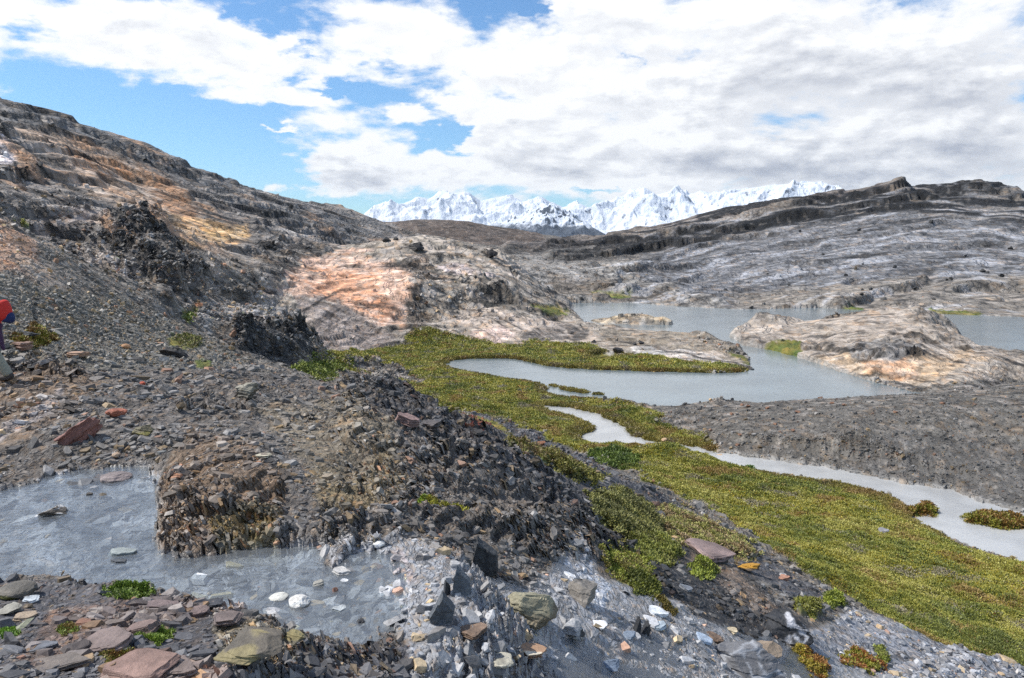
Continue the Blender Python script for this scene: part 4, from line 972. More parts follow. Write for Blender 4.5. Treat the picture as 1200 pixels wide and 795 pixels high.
cam = bpy.data.cameras.new('camera'); co = bpy.data.objects.new('camera', cam); COL.objects.link(co)
cam.sensor_fit = 'HORIZONTAL'; cam.sensor_width = 36; cam.lens = 36*FPX/1200
cam.clip_start = .05; cam.clip_end = 30000
co.location = (0, 0, CZ); co.rotation_euler = (math.radians(90)-PITCH, 0, 0)
scene.camera = co
vs_ = scene.view_settings; vs_.view_transform = 'Standard'; vs_.look = 'None'; vs_.exposure = .44; vs_.gamma = 1
scene.cycles.max_bounces = 5; scene.cycles.diffuse_bounces = 2; scene.cycles.glossy_bounces = 2; scene.cycles.volume_bounces = 0; scene.cycles.transmission_bounces = 2
scene.cycles.use_denoising = False; scene.cycles.use_adaptive_sampling = True; scene.cycles.adaptive_threshold = .014

# ---------------------------------------------------------------- air
hz = bpy.data.materials.new('haze'); hz.use_nodes = True; t = NT(hz.node_tree); t.n.clear()
out = t.new('ShaderNodeOutputMaterial'); pv = t.new('ShaderNodeVolumePrincipled'); pv.inputs['Color'].default_value = (.80, .90, 1, 1); pv.inputs['Density'].default_value = 4.5e-5; pv.inputs['Anisotropy'].default_value = .2
t.l.new(pv.outputs[0], out.inputs['Volume'])
bm = bmesh.new(); bmesh.ops.create_cube(bm, size=1); me = bpy.data.meshes.new('haze'); bm.to_mesh(me); bm.free(); me.materials.append(hz)
o = bpy.data.objects.new('haze', me); COL.objects.link(o); tag(o, kind='stuff')
o.scale = (17000, 15200, 700); o.location = (0, 100, 350-95)
# ---------------------------------------------------------------- broken slate lying on everything
vis = np.zeros(EF.shape, np.float32)
vis[1:] = np.clip(EMAX[1:]-EMAX[:-1], 0, .02)
dens_base = vis+.00004
def px_field(F): return F
colsum = None
def sample(n, weight):
    """n positions on the ground with a probability per cell"""
    cs = np.cumsum(weight.ravel().astype(np.float64)); k = np.searchsorted(cs, rng.random(n)*cs[-1])
    k = np.clip(k, 0, weight.size-1); i = k//NTH; j = k % NTH
    i = np.clip(i, 1, NR-2); j = np.clip(j, 1, NTH-2)
    fi = rng.random(n)-.5; fj = rng.random(n)-.5
    lr = LR[i]+fi*(LR[i+1]-LR[i]); th = TH[j]+fj*(TH[1]-TH[0]); r = np.exp(lr)
    di = (Zt[i+1, j]-Zt[i-1, j])*.5; dj = (Zt[i, j+1]-Zt[i, j-1])*.5
    z = Zt[i, j]+fi*di+fj*dj
    # ground normal
    a = np.stack([X[i+1, j]-X[i-1, j], Y[i+1, j]-Y[i-1, j], Zt[i+1, j]-Zt[i-1, j]], 1)
    b = np.stack([X[i, j+1]-X[i, j-1], Y[i, j+1]-Y[i, j-1], Zt[i, j+1]-Zt[i, j-1]], 1)
    nrm = np.cross(b, a); nrm /= np.linalg.norm(nrm, axis=1, keepdims=True)+1e-9
    nrm *= np.sign(nrm[:, 2:3]+1e-9)
    return np.stack([r*np.sin(th), r*np.cos(th), z], 1), nrm, r, i, j
def unit(v): return v/(np.linalg.norm(v, axis=1, keepdims=True)+1e-9)
def plates(P, nrm, L, Wd, Tk, tdir, sides=6):
    """irregular flat prisms: centre, face normal, long size, width, thickness, long direction"""
    n = len(P)
    a = unit(tdir-nrm*np.sum(tdir*nrm, 1, keepdims=True)); b = np.cross(nrm, a)
    ang = (np.arange(sides)+rng.uniform(-.38, .38, (n, sides)))*2*np.pi/sides
    rad = rng.uniform(.62, 1.1, (n, sides))
    u = np.cos(ang)*rad*L[:, None]*.5; v = np.sin(ang)*rad*Wd[:, None]*.5
    ring = P[:, None]+u[..., None]*a[:, None]+v[..., None]*b[:, None]
    tj = Tk[:, None]*rng.uniform(.3, .62, (n, sides))
    topr = ring+tj[..., None]*nrm[:, None]
    sh = rng.uniform(.55, 1.0, (n, sides, 1))
    topr = P[:, None]+nrm[:, None]*tj[..., None]+(ring-P[:, None])*sh
    bot = ring-(Tk*.5)[:, None, None]*nrm[:, None]
    V = np.concatenate([bot, topr], 1).reshape(-1, 3)
    o = (np.arange(n)*2*sides)[:, None]
    s = np.arange(sides); s2 = (s+1) % sides
    side = np.stack([o+s, o+s2, o+sides+s2, o+sides+s], -1).reshape(-1, 4)
    topf = (o+sides+s).reshape(-1, sides)
    return V, [side.astype(np.int32), topf.astype(np.int32)]
def stone_col(i, j, lo=.7, hi=1.45, ochre=.10, pale=.08, dark=.10):
    n = len(i); c = lin[i, j]*rng.uniform(lo, hi, (n, 1))
    g = c.mean(1, keepdims=True); c = c*.6+g*.4*np.array((1.04, 1.0, .95))
    q = rng.random(n)
    m = q < ochre; c[m] = c[m]*np.array((1.45, 1.12, .7))
    m = (q > ochre) & (q < ochre*1.35); c[m] = c[m]*np.array((1.5, .95, .68))
    m = (q > .5) & (q < .5+pale); c[m] = c[m]*1.15+.07
    m = q > 1-dark; c[m] *= .55
    return np.clip(c, .015, .62)
m_chip, t, b = new_mat('broken_slate')
at = t.new('ShaderNodeVertexColor', layer_name='col').outputs[0]
pos = t.new('ShaderNodeNewGeometry').outputs['Position']
n = t.noise(pos, 30, 5, .65); gg = t.ramp(n, .3, .7, .72, 1.28, 'LINEAR')
t.l.new(t.mix(1, at, t.new('ShaderNodeCombineXYZ', i_X=gg, i_Y=gg, i_Z=gg).outputs[0], 'MULTIPLY'), b.inputs['Base Color'])
b.inputs['Roughness'].default_value = .62; b.inputs['Specular IOR Level'].default_value = .4
bp = t.new('ShaderNodeBump', i_Strength=.5, i_Distance=.01); t.l.new(n, bp.inputs['Height']); t.l.new(bp.outputs[0], b.inputs['Normal'])

def rnd_dir(n, k=1.): return rng.normal(0, k, (n, 3))
dry = (1-wat)*(1-vegM)*smooth(pn, -.02, .05)
def scatter(name, n, weight, smin, smax, alpha, rk, thick, tilt, mode='flat', col=None, sides=6, elong=1.5, sink=.0, label=None, rmin=1.0):
    P, N, r, i, j = sample(n, weight)
    pr = np.minimum(rng.pareto(alpha, n)+1, smax/smin)
    s = np.maximum(r*rk, .012)*pr
    if mode == 'flat':
        nr = unit(N*(1.0)+np.array((0, 0, .4))+rnd_dir(n, tilt))
        td = rnd_dir(n)+np.array((.9, .5, 0))
        L_ = s*rng.uniform(.8, elong, n); W_ = s*rng.uniform(.5, 1., n); T_ = s*rng.uniform(*thick, n)
        P = P+nr*(T_*.25)[:, None]
    else:                      # standing blades along the cleavage
        nr = unit(np.array((.80, .42, .36))+rnd_dir(n, tilt)); 
        td = np.array((.48, .15, .86))+rnd_dir(n, .30)
        L_ = s*rng.uniform(1.2, 2.8, n); W_ = s*rng.uniform(.7, 1.6, n); T_ = s*rng.uniform(*thick, n)
        P = P-np.array((0, 0, 1.))*(L_*.22)[:, None]
    V_, F_ = plates(P, nr, L_, W_, T_, td, sides)
    c = col(i, j) if col else stone_col(i, j)
    o = mesh_np(name, V_, F_, False, np.repeat(c, 2*sides, 0), mat=m_chip); tag(o, kind='stuff')
    if label: tag(o, label)
    return o
cragw = np.clip(crag-.45, 0, 1.2)
fg = 1-smooth(Rf, 17, 26)
clus = .12+1.25*smooth(noise2(X/1.1, Y/1.1, 95)+.6*noise2(X/.4, Y/.4, 96), -.25, .35)
w1 = dens_base*dry*fg*(1-wet*.93)*clus*(1-.75*np.clip(crag-.5, 0, .9))
scatter('slate_chips', 140000, w1, 1, 10, 1.6, .0017, (.12, .35), .28)
bz = np.minimum.reduce([zone(q_, 0, 30) for q_ in ([(188, 655), (195, 600), (240, 585), (330, 590), (335, 645), (260, 655)], [(380, 595), (430, 600), (440, 655), (395, 660)], [(262, 745), (330, 735), (480, 765), (470, 900), (260, 900)], [(440, 540), (520, 540), (520, 600), (450, 600)], [(600, 620), (700, 600), (720, 700), (610, 690)], [(150, 300), (240, 300), (240, 350), (180, 350)])])
bz = .16+.9*smooth(-(up(bz)+warp*14), -6, 8)
w2 = dens_base*dry*(1-smooth(Rf, 26, 45))*cragw*(1-wet*.6)*bz
scatter('slate_blades', 30000, w2, 1, 7, 1.7, .0022, (.14, .34), .2, mode='blade', col=lambda i, j: stone_col(i, j, .5, 1.5, .16, .05, .22))
wg = dens_base*(sGrav < -1)*dry
scatter('gravel', 30000, wg, 1, 8, 2.5, .0007, (.35, .7), .3, col=lambda i, j: stone_col(i, j, .75, 1.35, .12, .05, .08))
ws = dens_base*dry*smooth(Rf, 16, 24)*(1-smooth(Rf, 60, 80))*(sGrav > 0)*(sKnoll > 0)*(sIsle > 0)*(.15+np.clip(.45-crag, 0, .5)*2)
scatter('scree', 36000, ws, 1, 7, 1.9, .0010, (.35, .7), .35, col=lambda i, j: stone_col(i, j, .7, 1.4, .1, .06, .1))
wr_ = dens_base*dry*smooth(Rf, 30, 60)*(1-smooth(Rf, 160, 200))*(np.clip(crag-.3, 0, 2)+.03)*(1-(sIsle < 0)*.93)
scatter('rubble', 4500, wr_, 1, 6, 1.7, .0011, (.4, .9), .5, col=lambda i, j: stone_col(i, j, .6, 1.3, .06, .1, .2))
wp = dens_base*(pn < -.04)*(Rf < 14)*(.15+1.6*smooth(noise2(X/.7, Y/.7, 99)+.5*noise2(X/.25, Y/.25, 100), .0, .5))
scatter('pool_pebbles', 3200, wp, 1, 14, 1.35, .0022, (.08, .22), .10, col=lambda i, j: stone_col(i, j, .35, 1.25, .08, .16, .2))
ww = dens_base*(wet > .3)*(Rf < 22)*(.15+(dPool > -.1))
scatter('wet_slate_chips', 4500, ww, 1, 12, 1.5, .0018, (.1, .3), .2, col=lambda i, j: stone_col(i, j, .6, 1.4, .05, .12, .18))

# ---------------------------------------------------------------- low wetland plants
m_leaf, t, b = new_mat('small_leaves')
at = t.new('ShaderNodeVertexColor', layer_name='col').outputs[0]
t.l.new(at, b.inputs['Base Color']); b.inputs['Roughness'].default_value = .6
def tufts(P, N, s, c, blades=5, spread=.9):
    n = len(P)
    P = np.repeat(P, blades, 0); s = np.repeat(s, blades); c = np.repeat(c, blades, 0)*rng.uniform(.85, 1.15, (n*blades, 1)); N = np.repeat(N, blades, 0)
    d = unit(N*.5+np.array((0, 0, .1))+rnd_dir(n*blades, .5*spread))
    side = unit(np.cross(d, rnd_dir(n*blades)))
    L_ = s*rng.uniform(.6, 1.3, n*blades)
    base_ = P+rnd_dir(n*blades, .45)*s[:, None]*np.array((1, 1, .3))
    v0 = base_-side*(L_*.22)[:, None]; v1 = base_+side*(L_*.22)[:, None]
    v2 = base_+d*L_[:, None]+side*(L_*.10)[:, None]; v3 = base_+d*(L_*.9)[:, None]-side*(L_*.14)[:, None]
    V_ = np.stack([v0, v1, v2, v3], 1).reshape(-1, 3)
    F_ = np.arange(n*blades*4, dtype=np.int32).reshape(-1, 4)
    return V_, F_, np.repeat(c, 4, 0)
GREENS = np.array([(.125, .122, .022), (.175, .16, .03), (.07, .08, .02), (.15, .105, .035), (.20, .185, .05), (.11, .118, .02), (.13, .115, .075)])
def plant_col(x, y, n):
    f = fbm2(x/2.2, y/2.2, 61, 3)*2.2+fbm2(x/.6, y/.6, 62, 2)*1.3
    k = np.clip(((f+1)*.5*5+rng.normal(0, .9, n)), 0, 4.99).astype(int)
    order = np.array([2, 5, 0, 1, 4]); c = GREENS[order[k]]
    br = noise2(x/1.3, y/1.3, 63)+rng.normal(0, .15, n)
    c = np.where((br > .46)[:, None], GREENS[3], c); c = np.where((br < -.52)[:, None], GREENS[6], c)
    return c*rng.uniform(.85, 1.18, (n, 1))
wv = dens_base*vegM*(sBog < 3)*(Zt > .02)
P, N, r, i, j = sample(220000, wv)
c = plant_col(P[:, 0], P[:, 1], len(P))*2.15
rd = rng.random(len(P)); c[rd > .9988] = (.35, .05, .02)
yel = (noise2(P[:, 0]/3., P[:, 1]/3., 64) > .15) & (rd < .14); c[yel] = (.42, .34, .03)
edge = np.abs(np.minimum(dStream[i, j], dLake[i, j])) < .8; c[edge] = c[edge]*.5+np.array((.16, .10, .03))*.5
V_, F_, C_ = tufts(P, N, np.maximum(r*.0020, .018), c, 4)
o = mesh_np('bog_plants', V_, F_, False, C_, mat=m_leaf); tag(o, kind='stuff')
# ---------------------------------------------------------------- single rocks
m_stone, t, b = new_mat('stone')
at = t.new('ShaderNodeVertexColor', layer_name='col').outputs[0]
pos = t.new('ShaderNodeTexCoord').outputs['Object']
n = t.noise(pos, 9, 9, .7, .4); n2 = t.noise(pos, 40, 6, .7); gg = t.ramp(t.math('ADD', t.math('MULTIPLY', n, .6), t.math('MULTIPLY', n2, .4)), .32, .68, .62, 1.4, 'LINEAR')
cc = t.mix(1, at, t.new('ShaderNodeCombineXYZ', i_X=gg, i_Y=gg, i_Z=gg).outputs[0], 'MULTIPLY')
t.l.new(cc, b.inputs['Base Color']); b.inputs['Roughness'].default_value = .7
bp = t.new('ShaderNodeBump', i_Strength=.7, i_Distance=.012); t.l.new(t.math('ADD', n, n2), bp.inputs['Height']); t.l.new(bp.outputs[0], b.inputs['Normal'])
bm = bmesh.new(); bmesh.ops.create_icosphere(bm, subdivisions=5, radius=1)
bm.verts.ensure_lookup_table()
ICO_V = np.array([v.co[:] for v in bm.verts]); ICO_F = np.array([[v.index for v in f.verts] for f in bm.faces], np.int32); bm.free()
bm = bmesh.new(); bmesh.ops.create_icosphere(bm, subdivisions=3, radius=1)
bm.verts.ensure_lookup_table()
ICS_V = np.array([v.co[:] for v in bm.verts]); ICS_F = np.array([[v.index for v in f.verts] for f in bm.faces], np.int32); bm.free()
def rock_shape(kind, seed, small=False):
    g = np.random.default_rng(seed); V_ = (ICS_V if small else ICO_V).copy()
    def cut(V_, nn_, d):
        nn_ = nn_/np.linalg.norm(nn_); s = V_@nn_-d; return V_-np.clip(s, 0, None)[:, None]*nn_
    if kind == 'round':
        for _ in range(7): V_ = cut(V_, g.normal(0, 1, 3), g.uniform(.72, .95))
        V_ = V_*(1+.07*value3(V_*1.6+seed, seed)[:, None])
    elif kind == 'block':
        for _ in range(13): V_ = cut(V_, g.normal(0, 1, 3), g.uniform(.42, .75))
        q = V_@np.array((.3, .2, .93)); st = np.round(q*6+value3(V_*2, seed)*.8)/6
        V_ = V_*(1+(.09*(_h(np.round(st*60).astype(int), np.zeros(len(st), int)+seed, 3)-.5)*2)[:, None])
    elif kind == 'slab':
        V_ = cut(V_, np.array((.04, .06, 1)), .32); V_ = cut(V_, np.array((0, .05, -1)), .3)
        for _ in range(7):
            a = g.uniform(0, 6.28); V_ = cut(V_, np.array((math.cos(a), math.sin(a), g.uniform(-.25, .25))), g.uniform(.55, .85))
        q = V_[:, 2]/.3; st = np.round(q*2.5+value3(V_*2.2, seed)*.5)
        V_[:, :2] *= (1+.13*(_h(st.astype(int)+9, np.zeros(len(st), int)+seed, 5)-.5)*2)[:, None]
    else:     # shard: upright pointed plate
        V_ = cut(V_, np.array((1, .1, .05)), .3); V_ = cut(V_, np.array((-1, .15, .02)), .28)
        a = g.uniform(.45, .8)
        V_ = cut(V_, np.array((0, a, .9)), .38); V_ = cut(V_, np.array((0, -1, .22)), .5); V_ = cut(V_, np.array((0, 1, .1)), .62)
        q = V_[:, 0]/.3; st = np.round(q*2+value3(V_*3, seed)*.4)
        V_[:, 1:] *= (1+.10*(_h(st.astype(int)+9, np.zeros(len(st), int)+seed, 5)-.5)*2)[:, None]
    V_ = V_+.045*np.stack([value3(V_*3.3+k*7, seed+k) for k in range(3)], 1)+.018*np.stack([value3(V_*9+k*7, seed+k+5) for k in range(3)], 1)
    mn, mx = V_.min(0), V_.max(0)
    V_ = (V_-(mn+mx)/2)/(mx-mn)
    return V_
def rock(name, u, v, wpx, hpx, kind, col_, label, cat, group=None, yaw=None, tilt=(0, 0), depth=1., seed=None, sink=.18, patch=None):
    P = hit(u, v); D = P[1]*CP+(CZ-P[2])*SP
    sc = D/FPX; seed = seed if seed is not None else int(abs(u*7+v*13)) % 9973
    small = wpx < 14
    V_ = rock_shape(kind, seed, small)
    sx = wpx*sc; sz = hpx*sc
    dep = sx*depth if kind != 'shard' else sx*1.1
    if kind == 'shard': V_ = V_[:, [1, 0, 2]]
    e = (CZ-P[2])/D                       # seen from above: part of the height on screen is depth
    if kind in ('slab', 'round', 'block'):
        hz = max(sz-dep*e*.75, sz*.45)
    else: hz = sz
    hz *= 1+sink
    c = np.empty((len(V_), 3)); base_c = srgb(col_)*.95
    lay = value3(V_*np.array((3, 3, 12))+seed, seed); big = value3(V_*2.5+3, seed+9)
    c[:] = base_c*(1+.25*lay+.25*big)[:, None]
    if patch is not None:
        pc, wh = patch; pc = srgb(pc)*.95
        f = {'top': smooth(V_[:, 2]+.25*big, .05, .2), 'spots': smooth(big+.5*lay, .1, .4), 'veins': smooth(-np.abs(value3(V_*np.array((5, 2, 2.))+seed*.1, 77)+.15*lay), -.13, -.05), 'base': smooth(-V_[:, 2]+.25*big, .0, .15)}[wh]
        c += (pc-c)*f[:, None]
    V_ = V_*np.array((sx, dep, hz)); V_[:, 2] += hz*(.5-sink)
    ta, tb = math.radians(tilt[0]), math.radians(tilt[1])
    Rx = np.array(((1, 0, 0), (0, math.cos(ta), -math.sin(ta)), (0, math.sin(ta), math.cos(ta))))
    Ry = np.array(((math.cos(tb), 0, math.sin(tb)), (0, 1, 0), (-math.sin(tb), 0, math.cos(tb))))
    V_ = V_@Rx.T@Ry.T
    o = mesh_np(name, V_, ICS_F if small else ICO_F, False, np.clip(c, .01, .75), mat=m_stone)
    o.location = P+np.array((0, dep*.3, 0)) if kind != 'shard' else P
    z2 = ground_z(o.location[0], o.location[1])
    o.location[2] = min(P[2]+.2*dep, max(P[2], float(z2))) if not (u < 440 and v > 545 and abs(P[2]-POOL_Z) < .12) else POOL_Z-.01
    if wpx >= 14: o.rotation_euler[2] = math.radians(yaw or 0)
    else: o.rotation_euler[2] = math.radians(yaw if yaw is not None else (seed % 50)-25)
    tag(o, label, cat, group)
    return o
RK = [
 ('boulder', 130, 568, 36, 16, 'round', (128, 116, 112), 'smooth rounded grey boulder standing in the far end of the foreground pool', 'boulder', {}),
 ('slate_rock', 60, 612, 30, 18, 'block', (92, 84, 74), 'jagged dark slate lump with a pale tip poking out of the pool', 'rock', {'patch': ((200, 196, 190), 'spots')}),
 ('stone', 104, 588, 9, 5, 'slab', (70, 62, 54), 'small dark flat stone in mid-pool, left of a pair', 'stone', {}),
 ('stone', 119, 588, 10, 6, 'block', (96, 84, 66), 'small brown stone in mid-pool, right of a pair', 'stone', {}),
 ('slate_slab', 64, 688, 74, 24, 'slab', (60, 56, 50), 'long black slab with ochre streaks on the near bank of the pool', 'slab', {'patch': ((150, 112, 52), 'veins'), 'depth': .45}),
 ('boulder', 12, 702, 42, 27, 'round', (104, 98, 88), 'rounded boulder with moss on its front at the left edge beside the pool', 'boulder', {'patch': ((84, 84, 30), 'base')}),
 ('stone', 125, 699, 22, 8, 'slab', (206, 186, 140), 'flat cream stone at the water edge beside the bright green cushion', 'stone', {}),
 ('stone', 349, 719, 24, 20, 'round', (214, 210, 202), 'larger and whiter of two pale stones in the shallow water', 'stone', {}),
 ('stone', 325, 711, 22, 11, 'round', (196, 194, 184), 'flatter pale stone just left of the big white stone in the water', 'stone', {}),
 ('slate_slab', 141, 658, 36, 12, 'slab', (146, 152, 148), 'flat grey-green slab lying awash in the middle of the pool', 'slab', {'depth': .6}),
 ('slate_slab', 137, 668, 22, 7, 'slab', (78, 80, 82), 'thin dark slab just below the grey-green slab in the pool', 'slab', {'depth': .5}),
 ('stone', 34, 706, 20, 6, 'slab', (186, 192, 196), 'flat bluish white stone on the shingle near the left edge', 'stone', {}),
 ('stone', 8, 722, 26, 16, 'block', (142, 138, 126), 'pale angular stone at the left edge below the mossy boulder', 'stone', {}),
 ('stone', 26, 728, 24, 9, 'slab', (156, 138, 116), 'tan flat stone on dark shingle near the left edge', 'stone', {}),
 ('stone', 59, 708, 18, 8, 'slab', (150, 140, 128), 'beige flat stone below the long black slab', 'stone', {}),
 ('stone', 89, 702, 14, 6, 'slab', (168, 170, 172), 'small grey flat stone right of the beige one by the pool', 'stone', {}),
 ('stone', 400, 682, 24, 11, 'slab', (188, 184, 178), 'whitish slanted stone in wet silt below the dark blade outcrop', 'stone', {}),
 ('stone', 373, 695, 15, 10, 'slab', (150, 146, 136), 'grey stone with a raised corner in the shallow water', 'stone', {'tilt': (0, -15)}),
 ('stone', 392, 703, 8, 9, 'block', (120, 86, 70), 'small rust brown stone standing between the wet pools', 'stone', {}),
 ('stone', 397, 727, 18, 8, 'slab', (176, 180, 180), 'flat light grey stone half under water right of the white stone', 'stone', {}),
 ('stone', 422, 741, 12, 11, 'block', (52, 52, 54), 'small black stone at the right end of the pool', 'stone', {}),
 ('slate_slab', 225, 722, 34, 12, 'slab', (122, 104, 98), 'purplish brown slab ledge along the near bank of the pool', 'slab', {'depth': .7}),
 ('slate_slab', 188, 716, 44, 13, 'slab', (112, 96, 92), 'long brown slab just left of the purplish ledge', 'slab', {'depth': .6}),
 ('slate_slab', 248, 714, 24, 8, 'slab', (66, 66, 70), 'dark slab tip pointing into the water from the near bank', 'slab', {}),
 ('slate_slab', 262, 735, 36, 13, 'slab', (110, 96, 90), 'brown triangular slab above the lichen covered outcrop', 'slab', {}),
 ('slate_slab', 120, 764, 66, 26, 'slab', (118, 102, 96), 'broad purplish slab slanting up between green tufts in the near bank', 'slab', {'tilt': (8, -14), 'depth': .8}),
 ('slate_slab', 165, 745, 44, 22, 'slab', (120, 100, 92), 'brown ridge slab left of the green sprigs', 'slab', {'tilt': (4, -16), 'depth': .6}),
 ('slate_slab', 60, 786, 96, 16, 'slab', (108, 98, 90), 'long thin brown slab in the lowest left corner', 'slab', {'tilt': (5, -10), 'depth': .35}),
 ('slate_slab', 45, 764, 44, 10, 'slab', (96, 98, 104), 'thin blue-grey slab above the long brown slab in the corner', 'slab', {'tilt': (5, -12), 'depth': .5}),
 ('slate_slab', 155, 798, 80, 24, 'slab', (142, 114, 102), 'reddish brown flat slab cut by the bottom edge', 'slab', {'depth': .9}),
 ('slate_slab', 205, 793, 50, 22, 'slab', (132, 116, 108), 'cracked greyish red slab right of the reddish one at the bottom edge', 'slab', {'depth': .9}),
 ('lichen_rock', 290, 782, 76, 52, 'block', (100, 92, 80), 'large rough outcrop block with yellow lichen at the bottom of the photo', 'rock', {'patch': ((136, 124, 88), 'spots')}),
 ('lichen_rock', 345, 760, 34, 26, 'block', (98, 92, 76), 'yellowish lichen block at the pool edge right of the large lichen block', 'rock', {'patch': ((140, 128, 86), 'top')}),
 ('slate_shard', 568, 668, 32, 40, 'shard', (60, 62, 64), 'tall dark upright shard with a black right face above the wet slabs', 'rock', {}),
 ('slate_shard', 541, 694, 22, 32, 'shard', (92, 98, 104), 'pointed triangular blue-grey shard standing in the wet silt', 'rock', {}),
 ('slate_shard', 524, 696, 8, 18, 'shard', (50, 52, 56), 'thin black spike just left of the triangular shard', 'rock', {}),
 ('slate_block', 622, 738, 66, 62, 'block', (118, 108, 88), 'big ribbed brown block with a pale top and dark underside mid foreground', 'rock', {'patch': ((150, 144, 120), 'top'), 'depth': .8}),
 ('slate_shard', 516, 728, 28, 34, 'shard', (84, 88, 92), 'grey leaning shard cluster left of the ribbed block', 'rock', {'tilt': (0, 18)}),
 ('slate_block', 688, 712, 38, 44, 'block', (126, 120, 112), 'pale slanting rock plate with a black shadowed side below the shrubs', 'rock', {'tilt': (0, -16)}),
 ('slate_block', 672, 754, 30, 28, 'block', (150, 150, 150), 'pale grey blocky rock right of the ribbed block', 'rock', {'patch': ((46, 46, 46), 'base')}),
 ('slate_slab', 553, 756, 36, 12, 'slab', (128, 106, 88), 'brown wedge slab lying in wet silt below the ribbed block', 'slab', {}),
 ('slate_slab', 626, 774, 32, 14, 'slab', (170, 136, 108), 'rust and cream slab lying near the bottom centre', 'slab', {'patch': ((206, 196, 176), 'spots')}),
 ('boulder', 586, 799, 32, 18, 'round', (184, 178, 160), 'cream rounded stone cut by the bottom edge', 'stone', {}),
 ('boulder', 880, 800, 88, 62, 'block', (100, 100, 102), 'largest boulder at the bottom edge, grey with faint white flecks', 'boulder', {'patch': ((150, 152, 156), 'veins'), 'depth': .8}),
 ('boulder', 903, 772, 36, 24, 'block', (134, 118, 100), 'tan block leaning behind the largest bottom boulder', 'boulder', {}),
 ('banded_rock', 928, 756, 56, 48, 'block', (46, 47, 50), 'black rock with curved white veins on the dark scree', 'rock', {'patch': ((186, 186, 190), 'veins'), 'depth': .7}),
 ('slate_slab', 772, 722, 26, 9, 'slab', (220, 224, 228), 'bright white slab on the wet ledge below the dark moss', 'slab', {'tilt': (0, 12)}),
 ('slate_slab', 772, 740, 20, 9, 'slab', (170, 182, 190), 'pale blue flat stone below the bright white slab', 'slab', {}),
 ('slate_shard', 746, 742, 8, 20, 'shard', (40, 42, 46), 'black spike, left of two beside the pale blue stone', 'rock', {'tilt': (0, 14)}),
 ('slate_shard', 756, 744, 9, 17, 'shard', (46, 48, 52), 'black spike, right of two beside the pale blue stone', 'rock', {'tilt': (0, 20)}),
 ('slate_slab', 702, 738, 22, 7, 'slab', (226, 228, 230), 'thin white chip right of the pale blocky rock', 'slab', {}),
 ('slate_block', 716, 786, 26, 16, 'block', (104, 118, 136), 'blue-grey block at the bottom, left of the largest boulder', 'rock', {}),
 ('slate_slab', 738, 750, 18, 9, 'slab', (120, 132, 146), 'blue-grey slab just below the two black spikes', 'slab', {}),
 ('slate_slab', 838, 752, 22, 10, 'slab', (120, 98, 80), 'brown wedge slab left of the tan block', 'slab', {'tilt': (0, 14)}),
 ('slate_slab', 826, 755, 22, 9, 'slab', (176, 190, 206), 'light blue slab left of the brown wedge slab', 'slab', {'tilt': (0, 20)}),
 ('stone', 858, 742, 14, 6, 'slab', (196, 180, 150), 'small cream stone on scree above the largest boulder', 'stone', {}),
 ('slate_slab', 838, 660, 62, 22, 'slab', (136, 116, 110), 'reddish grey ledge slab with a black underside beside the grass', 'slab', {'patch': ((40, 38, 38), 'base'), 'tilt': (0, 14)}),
 ('lichen_rock', 880, 672, 28, 18, 'block', (88, 76, 62), 'dark rock with an orange lichen spot right of the reddish ledge', 'rock', {'patch': ((176, 130, 40), 'top')}),
 ('stone', 920, 681, 16, 8, 'slab', (158, 116, 94), 'salmon pink stone on the dark scree slope', 'stone', {}),
 ('stone', 805, 693, 16, 7, 'slab', (132, 136, 142), 'grey flat stone amid black scree below the small shrub', 'stone', {'tilt': (0, 15)}),
 ('stone', 443, 644, 15, 11, 'round', (222, 220, 214), 'bright white stone under the dark crag by the wet slab', 'stone', {}),
 ('stone', 403, 688, 10, 6, 'slab', (206, 206, 206), 'little white stone beneath the whitish slanted stone', 'stone', {}),
 ('boulder', 132, 490, 24, 13, 'round', (150, 88, 64), 'rust red wedge shaped stone above the pool', 'stone', {}),
 ('slate_slab', 93, 520, 60, 27, 'slab', (134, 92, 80), 'long reddish slab tilted up among dark rubble above the pool', 'slab', {'tilt': (18, -34), 'depth': .5}),
 ('stone', 166, 452, 7, 5, 'round', (180, 80, 52), 'tiny brick red stone on the grey slope', 'stone', {}),
 ('stone', 146, 409, 10, 7, 'round', (190, 142, 100), 'orange-tan stone alone on the upper grey slope', 'stone', {}),
 ('slate_block', 286, 467, 28, 22, 'block', (92, 88, 78), 'squarish dark layered block standing on the slope', 'rock', {'patch': ((140, 134, 118), 'top')}),
 ('lichen_rock', 163, 514, 24, 18, 'block', (108, 100, 74), 'yellow lichened block on the rubble right of the tilted reddish slab', 'rock', {'patch': ((136, 126, 66), 'spots')}),
 ('stone', 88, 419, 24, 8, 'slab', (168, 136, 112), 'flat tan stone on the grey slope behind the walker', 'stone', {}),
 ('slate_slab', 21, 411, 26, 11, 'slab', (146, 116, 100), 'pinkish slab beside the walker', 'slab', {}),
 ('slate_block', 24, 396, 26, 8, 'block', (44, 44, 42), 'black rock among yellow plants beside the walker', 'rock', {}),
 ('slate_block', 38, 437, 22, 10, 'block', (50, 50, 50), 'black rock just in front of the walker', 'rock', {}),
 ('stone', 135, 540, 10, 7, 'round', (176, 150, 124), 'cream pebble on the shore at the far end of the pool', 'stone', {}),
 ('stone', 188, 533, 11, 5, 'slab', (120, 120, 116), 'grey flat pebble right of the pool corner', 'stone', {}),
 ('stone', 24, 564, 14, 8, 'slab', (150, 136, 100), 'tan stone on the far left bank of the pool', 'stone', {}),
 ('slate_slab', 308, 538, 18, 5, 'slab', (176, 168, 146), 'cream sliver on the grey debris above the brown outcrop', 'slab', {}),
 ('slate_block', 202, 419, 36, 13, 'block', (52, 50, 48), 'black jagged rock group on the upper slope', 'rock', {'depth': .4}),
